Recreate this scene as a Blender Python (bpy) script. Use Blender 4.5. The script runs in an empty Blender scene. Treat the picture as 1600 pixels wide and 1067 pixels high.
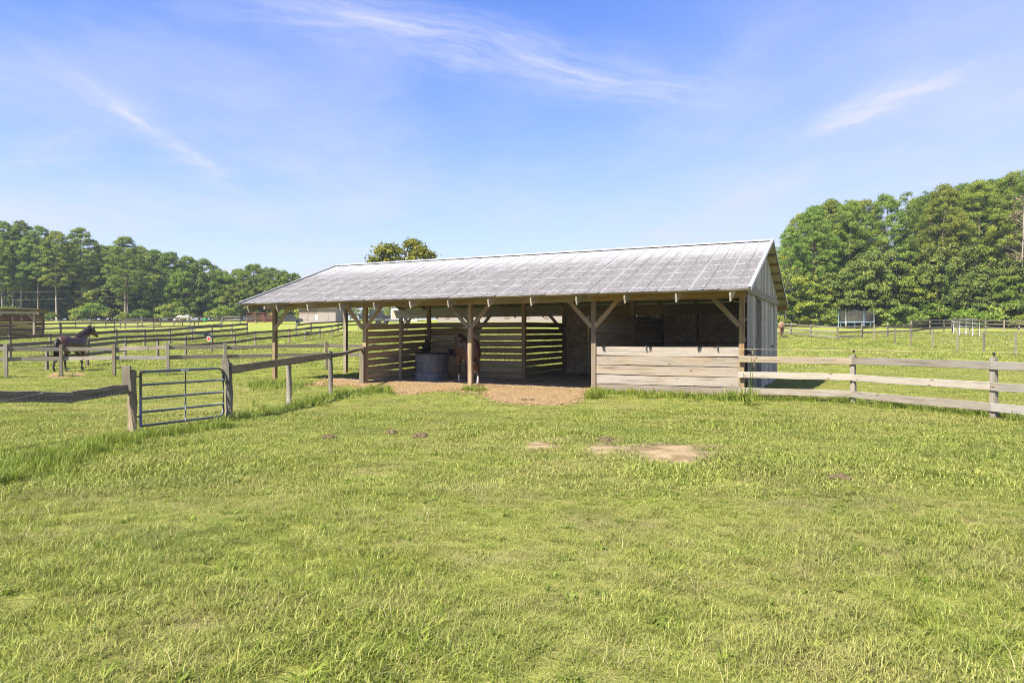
import bpy, bmesh, math, random
import numpy as np
from mathutils import Vector, Matrix, Euler

random.seed(7); RNG = np.random.default_rng(11)
SC = bpy.context.scene
COL = SC.collection
PI = math.pi

# ------------------------------------------------------------------ camera, sky, sun, exposure
F, CX, HY, EYE = 1098.0, 800.0, 529.85, 1.62      # focal length and horizon row of the 1600 px wide photograph
cd = bpy.data.cameras.new('camera'); cam = bpy.data.objects.new('camera', cd); COL.objects.link(cam)
cd.sensor_width = 36; cd.lens = F / 1600 * 36; cd.shift_y = -(533.5 - HY) / 1600
cd.clip_start = 0.05; cd.clip_end = 3000
cam.location = (0, 0, EYE); cam.rotation_euler = (PI / 2, 0, 0)
SC.camera = cam

SUN_TO = Vector((0.655, 0.66, -1.0)).normalized()           # the way the light travels
SUN_EL = math.asin(-SUN_TO.z); SUN_AZ = math.atan2(-SUN_TO.x, -SUN_TO.y)
sd = bpy.data.lights.new('sun', 'SUN'); sun = bpy.data.objects.new('sun', sd); COL.objects.link(sun)
sd.energy = 4.8; sd.angle = math.radians(0.5); sd.color = (1.0, 0.93, 0.81)
sun.rotation_euler = SUN_TO.to_track_quat('-Z', 'Y').to_euler(); sun.location = (-40, -40, 60)

SC.view_settings.view_transform = 'Standard'; SC.view_settings.look = 'None'
SC.view_settings.gamma = 1; SC.view_settings.use_curve_mapping = False
SC.view_settings.exposure = 1.30
SC.cycles.max_bounces = 9; SC.cycles.diffuse_bounces = 6; SC.cycles.transparent_max_bounces = 8
SC.cycles.use_denoising = True; SC.cycles.filter_width = 1.0; SC.cycles.denoising_prefilter = 'NONE'
SC.cycles.caustics_reflective = False; SC.cycles.caustics_refractive = False


class NT:
    """short hand for shader nodes"""
    def __init__(s, tree): s.t = tree; s.n = tree.nodes; s.l = tree.links
    def node(s, kind, **kw):
        n = s.n.new(kind)
        for k, v in kw.items(): setattr(n, k, v)
        return n
    def put(s, sock, v):
        if isinstance(v, bpy.types.NodeSocket): s.l.new(v, sock)
        elif v is not None:
            if isinstance(v, (tuple, list)) and len(v) == 3 and sock.type == 'RGBA': v = (*v, 1)
            sock.default_value = v
    def math(s, op, a, b=None, c=None, clamp=False):
        n = s.node('ShaderNodeMath', operation=op, use_clamp=clamp)
        for i, v in enumerate((a, b, c)):
            if v is not None: s.put(n.inputs[i], v)
        return n.outputs[0]
    def vmath(s, op, a, b=None, scale=None):
        n = s.node('ShaderNodeVectorMath', operation=op); s.put(n.inputs[0], a)
        if b is not None: s.put(n.inputs[1], b)
        if scale is not None: s.put(n.inputs['Scale'], scale)
        return n.outputs['Value'] if op in ('LENGTH', 'DOT_PRODUCT', 'DISTANCE') else n.outputs[0]
    def noise(s, vec, scale, detail=4, rough=0.55, out='Fac', dist=0.0):
        n = s.node('ShaderNodeTexNoise'); s.put(n.inputs['Vector'], vec)
        n.inputs['Scale'].default_value = scale; n.inputs['Detail'].default_value = detail
        n.inputs['Roughness'].default_value = rough; n.inputs['Distortion'].default_value = dist
        return n.outputs[out]
    def voro(s, vec, scale, out='Distance', feature='F1'):
        n = s.node('ShaderNodeTexVoronoi', feature=feature); s.put(n.inputs['Vector'], vec); n.inputs['Scale'].default_value = scale
        return n.outputs[out]
    def ramp(s, fac, stops, interp='LINEAR'):
        n = s.node('ShaderNodeValToRGB'); s.put(n.inputs[0], fac); r = n.color_ramp; r.interpolation = interp
        while len(r.elements) < len(stops): r.elements.new(0.5)
        for e, (p, c) in zip(r.elements, stops):
            e.position = p; e.color = (*c, 1) if len(c) == 3 else c
        return n.outputs[0]
    def sstep(s, v, lo, hi):
        n = s.node('ShaderNodeMapRange', interpolation_type='SMOOTHSTEP'); s.put(n.inputs[0], v)
        n.inputs[1].default_value = lo; n.inputs[2].default_value = hi
        return n.outputs[0]
    def mix(s, fac, a, b, mode='MIX'):
        n = s.node('ShaderNodeMix', data_type='RGBA', blend_type=mode)
        s.put(n.inputs[0], fac); s.put(n.inputs[6], a); s.put(n.inputs[7], b)
        return n.outputs[2]
    def map(s, vec, scale=(1, 1, 1), loc=(0, 0, 0), rot=(0, 0, 0)):
        n = s.node('ShaderNodeMapping'); s.put(n.inputs[0], vec)
        n.inputs['Location'].default_value = loc; n.inputs['Rotation'].default_value = rot; n.inputs['Scale'].default_value = scale
        return n.outputs[0]
    def bump(s, h, strength, dist=0.01):
        n = s.node('ShaderNodeBump'); s.put(n.inputs['Height'], h)
        n.inputs['Strength'].default_value = strength; n.inputs['Distance'].default_value = dist
        return n.outputs[0]


# world: Nishita sky with thin cirrus on a high cloud layer
W = bpy.data.worlds.new('World'); SC.world = W; W.use_nodes = True
w = NT(W.node_tree); w.n.clear()
sky = w.node('ShaderNodeTexSky', sky_type='NISHITA'); sky.sun_disc = False
sky.sun_elevation = SUN_EL; sky.sun_rotation = SUN_AZ
sky.altitude = 200; sky.air_density = 1.0; sky.dust_density = 0.6; sky.ozone_density = 2.5
dirv = w.node('ShaderNodeTexCoord').outputs['Generated']
sep = w.node('ShaderNodeSeparateXYZ'); w.put(sep.inputs[0], dirv)
zc = w.math('MAXIMUM', sep.outputs[2], 0.03)
cmb = w.node('ShaderNodeCombineXYZ')
w.put(cmb.inputs[0], w.math('DIVIDE', sep.outputs[0], zc)); w.put(cmb.inputs[1], w.math('DIVIDE', sep.outputs[1], zc))
pl = cmb.outputs[0]                                           # the cloud layer's plane, in units of its height
warp = w.vmath('SCALE', w.vmath('SUBTRACT', w.noise(pl, 1.3, 5, 0.6, 'Color'), (0.5, 0.5, 0.5)), scale=0.45)
plw = w.vmath('ADD', pl, warp)

def streak(a, b, width, gain, fibre):
    """a wisp of cirrus from a to b on the cloud layer"""
    dx, dy = b[0] - a[0], b[1] - a[1]; L = math.hypot(dx, dy); ang = math.atan2(dy, dx)
    sub = w.vmath('SUBTRACT', plw, (a[0], a[1], 0))
    rot = w.node('ShaderNodeVectorRotate', rotation_type='Z_AXIS'); w.put(rot.inputs['Vector'], sub); rot.inputs['Angle'].default_value = -ang
    s_ = w.node('ShaderNodeSeparateXYZ'); w.put(s_.inputs[0], rot.outputs[0])
    t = w.math('DIVIDE', s_.outputs[0], L)
    along = w.math('MULTIPLY', w.sstep(t, -0.12, 0.3), w.math('SUBTRACT', 1.0, w.sstep(t, 0.6, 1.15)))
    q = w.math('DIVIDE', s_.outputs[1], width)
    across = w.math('POWER', 2.718, w.math('MULTIPLY', w.math('MULTIPLY', q, q), -1.0))
    fib = w.noise(w.map(rot.outputs[0], scale=(1.1, fibre, 1)), 2.2, 6, 0.62)
    return w.math('MULTIPLY', w.math('MULTIPLY', along, across), w.math('MULTIPLY', w.sstep(fib, 0.15, 1.0), gain))

cl = streak((-0.95, 2.02), (0.95, 3.0), 0.20, 0.8, 5)
cl = w.math('ADD', cl, streak((-1.66, 2.5), (-1.86, 4.8), 0.09, 0.6, 4))
cl = w.math('ADD', cl, streak((1.58, 2.58), (1.50, 3.5), 0.10, 0.75, 4))
cl = w.math('ADD', cl, streak((-3.2, 4.3), (-1.9, 3.3), 0.16, 0.4, 5))
veil = w.noise(w.map(plw, scale=(0.5, 0.24, 1), rot=(0, 0, 0.5)), 1.0, 6, 0.6)
veil = w.math('MULTIPLY', w.sstep(veil, 0.40, 0.8), 0.45)
side = w.math('MULTIPLY', w.sstep(w.math('DIVIDE', sep.outputs[0], w.math('ADD', w.math('ABSOLUTE', sep.outputs[1]), 0.3)), -0.25, 0.85), 0.36)
low = w.math('POWER', w.math('SUBTRACT', 1.0, zc, clamp=True), 3.6)
cl = w.math('ADD', cl, w.math('ADD', veil, w.math('ADD', side, w.math('MULTIPLY', low, 1.05))), clamp=True)
hs = w.node('ShaderNodeHueSaturation'); w.put(hs.inputs['Color'], sky.outputs[0])
hs.inputs['Hue'].default_value = 0.518; hs.inputs['Saturation'].default_value = 1.5; hs.inputs['Value'].default_value = 1.04
skc = w.mix(w.math('MULTIPLY', cl, 0.96), hs.outputs[0], (3.0, 3.13, 4.05))
bg = w.node('ShaderNodeBackground'); w.put(bg.inputs[0], skc); bg.inputs[1].default_value = 0.105
wo = w.node('ShaderNodeOutputWorld'); w.l.new(bg.outputs[0], wo.inputs[0])

# ------------------------------------------------------------------ terrain
_PY = np.array([-60, 0, 18, 26, 33, 45, 62, 85, 108, 150, 200, 300, 700, 1200.])
_PZ = np.array([0, 0, 0, .10, .24, .72, 1.62, 2.72, 3.85, 5.6, 7.2, 8.4, 9., 9.])
_yy = np.linspace(-60, 1200, 6301); _zz = np.interp(_yy, _PY, _PZ)
_k = np.hanning(41); _k /= _k.sum(); _zz[20:-20] = np.convolve(_zz, _k, 'valid')

def terr(x, y):
    z = np.interp(y, _yy, _zz)
    return z + 0.022 * np.sin(x * 0.9 + 1.3 * np.sin(y * 0.5)) * np.sin(y * 0.7 + 0.6) + 0.012 * np.sin(x * 2.3 + y * 1.1) * np.sin(y * 2.9 - x)

def gp(px, py):
    """where the sight line of a pixel of the photograph meets the ground"""
    dx, dz = (px - CX) / F, (HY - py) / F
    y = 2.0; step = 0.05
    while y < 600:
        if EYE + dz * y <= terr(dx * y, y): return Vector((dx * y, y, float(terr(dx * y, y))))
        y += step; step = max(0.05, y * 0.002)
    return Vector((dx * 600, 600, 9))

def at(px, y):
    x = (px - CX) / F * y
    return Vector((x, y, float(terr(x, y))))

# barn frame: u along the front (to the right), v to the back, w up
YAW = -0.4538; BO = Vector((6.153, 18.84, 0.0)); BAY = 4.181; VC = 4.121; OVH = 1.22
cY, sY = math.cos(YAW), math.sin(YAW)
def b2w(u, v, z=0.0): return Vector((BO.x + u * cY - v * sY, BO.y + u * sY + v * cY, z))
def w2b(x, y): dx, dy = x - BO.x, y - BO.y; return dx * cY + dy * sY, -dx * sY + dy * cY
def tb(u, v): p = b2w(u, v); return float(terr(p.x, p.y))

# ------------------------------------------------------------------ object helpers
def link(o, parent=None):
    COL.objects.link(o)
    if parent is not None: o.parent = parent
    return o
def tag(o, label=None, cat=None, group=None, kind=None):
    if label: o['label'] = label
    if cat: o['category'] = cat
    if group: o['group'] = group
    if kind: o['kind'] = kind
    return o
def thing(name, label, cat, loc=(0, 0, 0), rz=0.0, group=None):
    o = link(bpy.data.objects.new(name, None)); o.empty_display_size = 0.1
    o.location = loc; o.rotation_euler = (0, 0, rz)
    return tag(o, label, cat, group)
def mesh_np(name, verts, faces_flat, counts, mats, smooth=False, uv=None, col=None):
    me = bpy.data.meshes.new(name)
    v = np.asarray(verts, np.float32).reshape(-1, 3); f = np.asarray(faces_flat, np.int32); c = np.asarray(counts, np.int32)
    me.vertices.add(len(v)); me.vertices.foreach_set('co', v.ravel())
    me.loops.add(len(f)); me.loops.foreach_set('vertex_index', f)
    me.polygons.add(len(c)); st = np.zeros(len(c), np.int32); st[1:] = np.cumsum(c)[:-1]
    me.polygons.foreach_set('loop_start', st); me.polygons.foreach_set('loop_total', c)
    if smooth: me.polygons.foreach_set('use_smooth', np.ones(len(c), bool))
    me.update(calc_edges=True)
    if uv is not None:
        l = me.uv_layers.new(name='UVMap'); l.data.foreach_set('uv', np.asarray(uv, np.float32).ravel())
    if col is not None:
        a = me.color_attributes.new('tint', 'FLOAT_COLOR', 'POINT'); a.data.foreach_set('color', np.asarray(col, np.float32).ravel())
    for m in (mats if isinstance(mats, (list, tuple)) else [mats]): me.materials.append(m)
    me.validate()
    return me
class MB:
    """collects shapes into one mesh"""
    def __init__(s): s.v = []; s.f = []; s.uv = []
    def quad(s, pts, uvs=None):
        i = len(s.v); s.v += [tuple(p) for p in pts]; s.f.append(list(range(i, i + len(pts))))
        s.uv += uvs or [(p[0], p[2]) for p in pts]
    def box(s, c, size, rot=None):
        hx, hy, hz = size[0] / 2, size[1] / 2, size[2] / 2; c = Vector(c); R = rot or Matrix.Identity(3)
        P = [c + R @ Vector((x, y, z)) for z in (-hz, hz) for y in (-hy, hy) for x in (-hx, hx)]
        for q in ((0, 2, 3, 1), (4, 5, 7, 6), (0, 1, 5, 4), (2, 6, 7, 3), (0, 4, 6, 2), (1, 3, 7, 5)):
            s.quad([P[k] for k in q], [(0, 0), (1, 0), (1, 1), (0, 1)])
        return s
    def tube(s, pts, rad, n=8, cap=True):
        pts = [Vector(p) for p in pts]; rr = rad if isinstance(rad, (list, tuple)) else [rad] * len(pts)
        rings = []; up = Vector((0, 0, 1)); L = 0
        for i, p in enumerate(pts):
            t = (pts[min(i + 1, len(pts) - 1)] - pts[max(i - 1, 0)]).normalized()
            a = t.cross(up)
            if a.length < 1e-3: a = t.cross(Vector((0, 1, 0)))
            a.normalize(); b = a.cross(t).normalized(); base = len(s.v)
            if i: L += (p - pts[i - 1]).length
            for k in range(n):
                an = 2 * PI * k / n; s.v.append(tuple(p + (a * math.cos(an) + b * math.sin(an)) * rr[i]))
            rings.append((base, L))
        for (r0, l0), (r1, l1) in zip(rings, rings[1:]):
            for k in range(n):
                k2 = (k + 1) % n; s.f.append([r0 + k, r0 + k2, r1 + k2, r1 + k])
                h = 2 * PI * rr[0] / n; s.uv += [(l0, k * h), (l0, k * h + h), (l1, k * h + h), (l1, k * h)]
        if cap:
            for (r, l), o in ((rings[0], 1), (rings[-1], 0)):
                idx = [r + k for k in range(n)]
                s.f.append(idx[::-1] if o == 0 else idx); s.uv += [(0.1 * math.cos(2 * PI * k / n), 0.1 * math.sin(2 * PI * k / n)) for k in range(n)]
        return s
    def mesh(s, name, m, smooth=False):
        return mesh_np(name, s.v, [i for f in s.f for i in f], [len(f) for f in s.f], m, smooth, s.uv)
    def build(s, name, m, parent=None, smooth=False):
        return link(bpy.data.objects.new(name, s.mesh(name, m, smooth)), parent)

_bc = {}
def board_mesh(L, wd, th, m, var=0, seg=4, rough=1.0):
    """a sawn board lying along x: its edges a little uneven, the arrises eased"""
    key = (round(L, 2), round(wd, 3), round(th, 3), m.name, var, rough)
    if key in _bc: return _bc[key]
    R = random.Random(hash(key) & 0xffff); b = MB(); e = min(0.006, th * 0.2)
    rings = []
    for i in range(seg + 1):
        x = L * i / seg; dz = (R.random() - 0.5) * 0.010 * rough; dy = (R.random() - 0.5) * 0.008 * rough; dw = (R.random() - 0.5) * 0.006 * rough
        hw, ht = wd / 2 + dw, th / 2
        prof = [(-ht, -hw + e), (-ht + e, -hw), (ht - e, -hw), (ht, -hw + e), (ht, hw - e), (ht - e, hw), (-ht + e, hw), (-ht, hw - e)]
        rings.append([(x + (R.random() - 0.5) * 0.004, y + dy, z + dz) for y, z in prof])
    per = [0, e, th, th + e, th + wd, th + wd + e, 2 * th + wd, 2 * th + wd + e, 2 * (th + wd)]
    for i in range(seg):
        a, c = rings[i], rings[i + 1]
        for k in range(8):
            k2 = (k + 1) % 8
            b.quad([a[k], c[k], c[k2], a[k2]], [(L * i / seg, per[k]), (L * (i + 1) / seg, per[k]), (L * (i + 1) / seg, per[k + 1]), (L * i / seg, per[k + 1])])
    b.quad(rings[0], [(0.02 * p[1], p[2]) for p in rings[0]]); b.quad(rings[-1][::-1], [(0.02 * p[1], p[2]) for p in rings[-1][::-1]])
    me = b.mesh('board', m)
    _bc[key] = me
    return me
_vi = [0]
def board(name, p0, p1, wd, th, m, parent=None, up=(0, 0, 1), rough=1.0, seg=4):
    """board from p0 to p1; wd measured along up, th across"""
    p0, p1 = Vector(p0), Vector(p1); t = (p1 - p0); L = t.length; t.normalize()
    y = Vector(up).cross(t); y.normalize(); z = t.cross(y)
    _vi[0] += 1
    o = bpy.data.objects.new(name, board_mesh(L, wd, th, m, _vi[0] % 5, seg, rough))
    o.matrix_local = Matrix((( t.x, y.x, z.x, p0.x), (t.y, y.y, z.y, p0.y), (t.z, y.z, z.z, p0.z), (0, 0, 0, 1)))
    return link(o, parent)
def post(name, x, y, z0, z1, sx, sy, m, parent=None, rz=0.0, lean=(0, 0)):
    o = board(name, (x, y, z0), (x + lean[0], y + lean[1], z1), sx, sy, m, parent, up=(math.cos(rz), math.sin(rz), 0), rough=0.6)
    return o

# ------------------------------------------------------------------ materials
def M(name, fn, rough=0.8, spec=0.2, metal=0.0):
    m = bpy.data.materials.new(name); m.use_nodes = True; t = NT(m.node_tree); t.n.clear()
    out = t.node('ShaderNodeOutputMaterial'); bs = t.node('ShaderNodeBsdfPrincipled')
    bs.inputs['Roughness'].default_value = rough; bs.inputs['Specular IOR Level'].default_value = spec; bs.inputs['Metallic'].default_value = metal
    t.l.new(bs.outputs[0], out.inputs[0]); t.bs = bs; t.out = out
    r = fn(t)
    if isinstance(r, tuple): t.put(bs.inputs['Base Color'], r[0]); t.put(bs.inputs['Normal'], r[1])
    elif r is not None: t.put(bs.inputs['Base Color'], r)
    return m
def flat(name, c, rough=0.7, spec=0.3, metal=0.0, var=0.15):
    def fn(t):
        n = t.noise(t.node('ShaderNodeTexCoord').outputs['Object'], 9, 5)
        return t.mix(n, tuple(x * (1 - var) for x in c), tuple(min(1, x * (1 + var)) for x in c)), t.bump(n, 0.1)
    return M(name, fn, rough, spec, metal)

def wood(name, dark, light, grey, greyamt=0.5, knots=True, moss=0.0):
    def fn(t):
        uv = t.node('ShaderNodeUVMap').outputs[0]; rnd = t.node('ShaderNodeObjectInfo').outputs['Random']
        c = t.node('ShaderNodeCombineXYZ'); t.put(c.inputs[0], t.math('MULTIPLY', rnd, 57.0)); t.put(c.inputs[1], t.math('MULTIPLY', rnd, 31.0)); t.put(c.inputs[2], t.math('MULTIPLY', rnd, 13.0))
        p = t.vmath('ADD', uv, c.outputs[0])
        wr = t.vmath('ADD', p, t.vmath('SCALE', t.noise(p, 1.6, 2, out='Color'), scale=0.06))
        g1 = t.noise(t.map(wr, scale=(1.2, 26, 1)), 1.0, 6, 0.65)
        g2 = t.noise(t.map(wr, scale=(4, 120, 1)), 1.0, 3, 0.6)
        blot = t.noise(t.map(p, scale=(1.3, 3.5, 1)), 1.1, 5, 0.6)
        col = t.ramp(g1, [(0.25, dark), (0.72, light)])
        col = t.mix(t.math('MULTIPLY', t.sstep(g2, 0.52, 0.72), 0.45), col, tuple(x * 0.55 for x in dark))
        ga = t.math('MULTIPLY', t.sstep(t.math('ADD', blot, t.math('MULTIPLY', t.math('SUBTRACT', rnd, 0.5), 0.35)), 0.33, 0.68), greyamt)
        col = t.mix(ga, col, t.mix(g1, tuple(x * 0.72 for x in grey), grey))
        stain = t.noise(t.map(p, scale=(0.8, 9, 1)), 1.3, 6, 0.7)
        col = t.mix(t.math('MULTIPLY', t.sstep(stain, 0.50, 0.70), 0.6), col, tuple(x * 0.42 for x in dark))
        if knots:
            vd = t.voro(t.map(p, scale=(1.5, 4.2, 1)), 1.5)
            col = t.mix(t.math('SUBTRACT', 0.8, t.sstep(vd, 0.06, 0.17), clamp=True), col, (0.10, 0.055, 0.03))
        if moss:
            mn = t.noise(p, 5, 5, 0.65)
            col = t.mix(t.math('MULTIPLY', t.sstep(mn, 0.55, 0.72), moss), col, (0.12, 0.13, 0.05))
        h = t.node('ShaderNodeHueSaturation'); t.put(h.inputs['Color'], col); t.put(h.inputs['Value'], t.math('ADD', 0.70, t.math('MULTIPLY', t.math('FRACT', t.math('MULTIPLY', rnd, 9.7)), 0.55))); t.put(h.inputs['Saturation'], t.math('ADD', 0.75, t.math('MULTIPLY', t.math('FRACT', t.math('MULTIPLY', rnd, 5.3)), 0.55)))
        hgt = t.math('ADD', g1, t.math('MULTIPLY', g2, 0.6))
        return h.outputs[0], t.bump(hgt, 0.55, 0.012)
    return M(name, fn, 0.85, 0.15)
W_POST = wood('post wood', (0.20, 0.14, 0.082), (0.37, 0.275, 0.17), (0.31, 0.27, 0.21), 0.5)
W_IN = wood('inner boards', (0.27, 0.205, 0.13), (0.45, 0.355, 0.235), (0.39, 0.35, 0.285), 0.4)
W_HALF = wood('half wall planks', (0.215, 0.16, 0.105), (0.38, 0.30, 0.21), (0.345, 0.315, 0.27), 0.65)
W_RAIL = wood('fence rail', (0.185, 0.155, 0.112), (0.315, 0.275, 0.21), (0.335, 0.315, 0.275), 0.75)
W_GREY = wood('grey weathered rail', (0.13, 0.11, 0.08), (0.24, 0.205, 0.155), (0.25, 0.23, 0.185), 0.6, moss=0.3)
W_FAR = wood('dark fence board', (0.095, 0.08, 0.06), (0.17, 0.145, 0.11), (0.165, 0.15, 0.125), 0.6)
W_FPOST = wood('fence post', (0.155, 0.13, 0.09), (0.265, 0.225, 0.16), (0.265, 0.245, 0.20), 0.6, moss=0.3)
W_SIDE = wood('grey siding', (0.26, 0.24, 0.20), (0.43, 0.40, 0.34), (0.53, 0.495, 0.43), 0.75)
W_TRIM = wood('trim board', (0.17, 0.145, 0.11), (0.28, 0.25, 0.20), (0.28, 0.265, 0.23), 0.6)
W_PURL = wood('purlin', (0.24, 0.17, 0.09), (0.38, 0.28, 0.16), (0.3, 0.25, 0.18), 0.3)
W_TAIL = wood('rafter', (0.264, 0.224, 0.160), (0.416, 0.368, 0.288), (0.440, 0.416, 0.376), 0.6, knots=False)
W_RED = wood('reddish shed boards', (0.22, 0.105, 0.06), (0.36, 0.2, 0.12), (0.3, 0.2, 0.15), 0.4)
W_ORANGE = wood('fascia board', (0.3, 0.15, 0.05), (0.45, 0.25, 0.1), (0.35, 0.22, 0.12), 0.3)

def _osb(t):
    co = t.node('ShaderNodeTexCoord').outputs['Object']
    v = t.voro(t.map(co, scale=(1, 1, 1.6)), 16, 'Color'); n = t.noise(co, 2.2, 5)
    s = t.node('ShaderNodeSeparateColor'); t.put(s.inputs[0], v)
    c = t.ramp(s.outputs[0], [(0.0, (0.31, 0.25, 0.175)), (0.5, (0.45, 0.38, 0.28)), (1.0, (0.58, 0.50, 0.39))])
    return t.mix(t.math('MULTIPLY', t.sstep(n, 0.4, 0.7), 0.4), c, (0.2, 0.17, 0.13)), t.bump(s.outputs[0], 0.3, 0.004)
OSB = M('strand board', _osb, 0.85, 0.1)

def _roof(t):
    uv = t.node('ShaderNodeUVMap').outputs[0]; rnd = t.node('ShaderNodeObjectInfo').outputs['Random']
    s = t.node('ShaderNodeSeparateXYZ'); t.put(s.inputs[0], uv); y = s.outputs[1]; x = s.outputs[0]
    c = t.node('ShaderNodeCombineXYZ'); t.put(c.inputs[0], t.math('MULTIPLY', rnd, 40.0)); t.put(c.inputs[1], t.math('MULTIPLY', rnd, 9.0))
    p = t.vmath('ADD', uv, c.outputs[0])
    run = t.noise(t.map(p, scale=(15, 0.4, 1)), 1.0, 6, 0.65)
    fine = t.noise(t.map(p, scale=(40, 4, 1)), 1.0, 4, 0.65)
    big = t.noise(t.map(p, scale=(1.2, 1.6, 1)), 1.2, 5, 0.65)
    # grime gathers on the lower sheet, chalky bloom near the ridge
    gr = t.math('ADD', t.math('MULTIPLY', y, -0.19), t.math('ADD', t.math('MULTIPLY', run, 0.85), t.math('MULTIPLY', big, 0.5)))
    grime = t.sstep(gr, -0.36, 0.10)
    grime = t.math('MULTIPLY', grime, t.math('ADD', 0.55, t.math('MULTIPLY', t.sstep(fine, 0.3, 0.65), 0.45)))
    # pale bands where the purlins lie under the sheet
    ph = t.math('ABSOLUTE', t.math('SUBTRACT', t.math('FRACT', t.math('DIVIDE', t.math('ADD', y, t.math('MULTIPLY', t.math('SUBTRACT', t.noise(p, 3, 3), 0.5), 0.16)), 0.76)), 0.5))
    band = t.math('MULTIPLY', t.math('SUBTRACT', 1.0, t.sstep(ph, 0.03, 0.11)), t.sstep(t.noise(t.map(p, scale=(3, 3, 1)), 1.5, 4, 0.7), 0.42, 0.62))
    edge = t.math('MULTIPLY', t.math('SUBTRACT', 1.0, t.sstep(x, 0.02, 0.12)), t.sstep(run, 0.35, 0.6))
    clean = t.math('MAXIMUM', t.math('MULTIPLY', band, 0.75), t.math('MULTIPLY', edge, 0.7))
    grime = t.math('MULTIPLY', grime, t.math('SUBTRACT', 1.0, clean))
    zinc = t.mix(fine, (0.33, 0.32, 0.30), (0.47, 0.46, 0.435))
    dirt = t.mix(run, (0.062, 0.055, 0.05), (0.15, 0.136, 0.124))
    t.put(t.bs.inputs['Roughness'], t.math('ADD', 0.5, t.math('MULTIPLY', grime, 0.25)))
    t.put(t.bs.inputs['Metallic'], t.math('SUBTRACT', 0.15, t.math('MULTIPLY', grime, 0.12)))
    return t.mix(grime, zinc, dirt), t.bump(fine, 0.12, 0.004)
ROOF = M('galvanised sheet', _roof, 0.45, 0.5)
ROOF_U = flat('sheet underside', (0.46, 0.44, 0.34), 0.6, 0.3)
ZINC = flat('zinc flashing', (0.44, 0.445, 0.45), 0.45, 0.5, 0.3, 0.1)
STEEL = flat('grey gate tube', (0.16, 0.172, 0.185), 0.4, 0.5, 0.5, 0.25)
SILVER = flat('silver panel tube', (0.42, 0.42, 0.42), 0.4, 0.5, 0.4)
DARKM = flat('dark iron', (0.05, 0.05, 0.05), 0.6)
BLACK = flat('black rubber', (0.018, 0.018, 0.02), 0.55, 0.4)
REDM = flat('red steel panel', (0.28, 0.075, 0.055), 0.55)
WIRE = flat('wire', (0.45, 0.43, 0.36), 0.5, 0.4, 0.3)
TAPE = flat('pale fence cord', (0.5, 0.46, 0.26), 0.6)
WHITE = flat('white paint', (0.6, 0.58, 0.55), 0.6, 0.3, 0, 0.08)
PINK = flat('pale wall board', (0.31, 0.265, 0.235), 0.7, 0.2, 0, 0.12)
BROWN = flat('brown board', (0.23, 0.17, 0.13), 0.8)
REDP = flat('red sign paint', (0.6, 0.04, 0.03), 0.5)
GREEN = flat('green plastic', (0.03, 0.36, 0.16), 0.4, 0.4)
BLUEF = flat('blue frame', (0.16, 0.23, 0.30), 0.4, 0.4)
BLUEG = flat('blue grey tray', (0.12, 0.17, 0.24), 0.5)
GLASS = flat('dark glass', (0.03, 0.035, 0.04), 0.1, 0.6)
TYRE = flat('tyre', (0.03, 0.03, 0.03), 0.8)
def _tub(t):
    co = t.node('ShaderNodeTexCoord').outputs['Object']; n = t.noise(co, 5, 6, 0.65); r = t.node('ShaderNodeObjectInfo').outputs['Random']
    c = t.mix(n, (0.075, 0.083, 0.10), (0.18, 0.195, 0.222)); c = t.mix(t.sstep(t.noise(co, 2.3, 4), 0.55, 0.7), c, (0.22, 0.18, 0.13))
    h = t.node('ShaderNodeHueSaturation'); t.put(h.inputs['Color'], c); t.put(h.inputs['Value'], t.math('ADD', 0.75, t.math('MULTIPLY', r, 0.5)))
    return h.outputs[0], t.bump(n, 0.5, 0.02)
TUB = M('blue grey block', _tub, 0.8, 0.2)
def _net(t):
    co = t.node('ShaderNodeTexCoord').outputs['UV']
    tr = t.node('ShaderNodeBsdfTransparent'); mx = t.node('ShaderNodeMixShader'); mx.inputs[0].default_value = 0.55
    t.l.new(tr.outputs[0], mx.inputs[1]); t.l.new(t.bs.outputs[0], mx.inputs[2]); t.l.new(mx.outputs[0], t.out.inputs[0])
    return t.mix(t.noise(co, 3), (0.03, 0.03, 0.028), (0.09, 0.085, 0.07))
NET = M('black netting', _net, 0.8, 0.1)

def _ground(t):
    po = t.node('ShaderNodeNewGeometry').outputs['Position']
    big = t.noise(po, 0.16, 5, 0.6); mid = t.noise(po, 0.9, 5, 0.62); fine = t.noise(po, 14, 5, 0.7); ff = t.noise(po, 60, 3, 0.7)
    g = t.ramp(t.math('ADD', t.math('MULTIPLY', fine, 0.6), t.math('MULTIPLY', ff, 0.4)), [(0.3, (0.135, 0.165, 0.022)), (0.5, (0.265, 0.305, 0.046)), (0.7, (0.42, 0.43, 0.11))])
    y = t.ramp(fine, [(0.3, (0.21, 0.19, 0.07)), (0.7, (0.42, 0.36, 0.17))])
    dry = t.sstep(t.math('ADD', t.math('MULTIPLY', big, 0.5), t.math('MULTIPLY', mid, 0.5)), 0.42, 0.66)
    c = t.mix(t.math('MULTIPLY', dry, 0.55), g, y)
    s = t.node('ShaderNodeSeparateXYZ'); t.put(s.inputs[0], po)
    near = t.math('SUBTRACT', 1.0, t.sstep(s.outputs[1], 16, 40))
    soil = t.mix(fine, (0.13, 0.095, 0.05), (0.30, 0.23, 0.13))
    c = t.mix(t.math('MULTIPLY', near, t.math('ADD', 0.25, t.math('MULTIPLY', t.sstep(mid, 0.45, 0.7), 0.35))), c, soil)
    woods = t.sstep(s.outputs[1], 138, 150)
    return c, t.bump(t.math('ADD', fine, ff), 0.7, 0.06)
GROUND = M('pasture ground', _ground, 0.95, 0.05)
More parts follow.
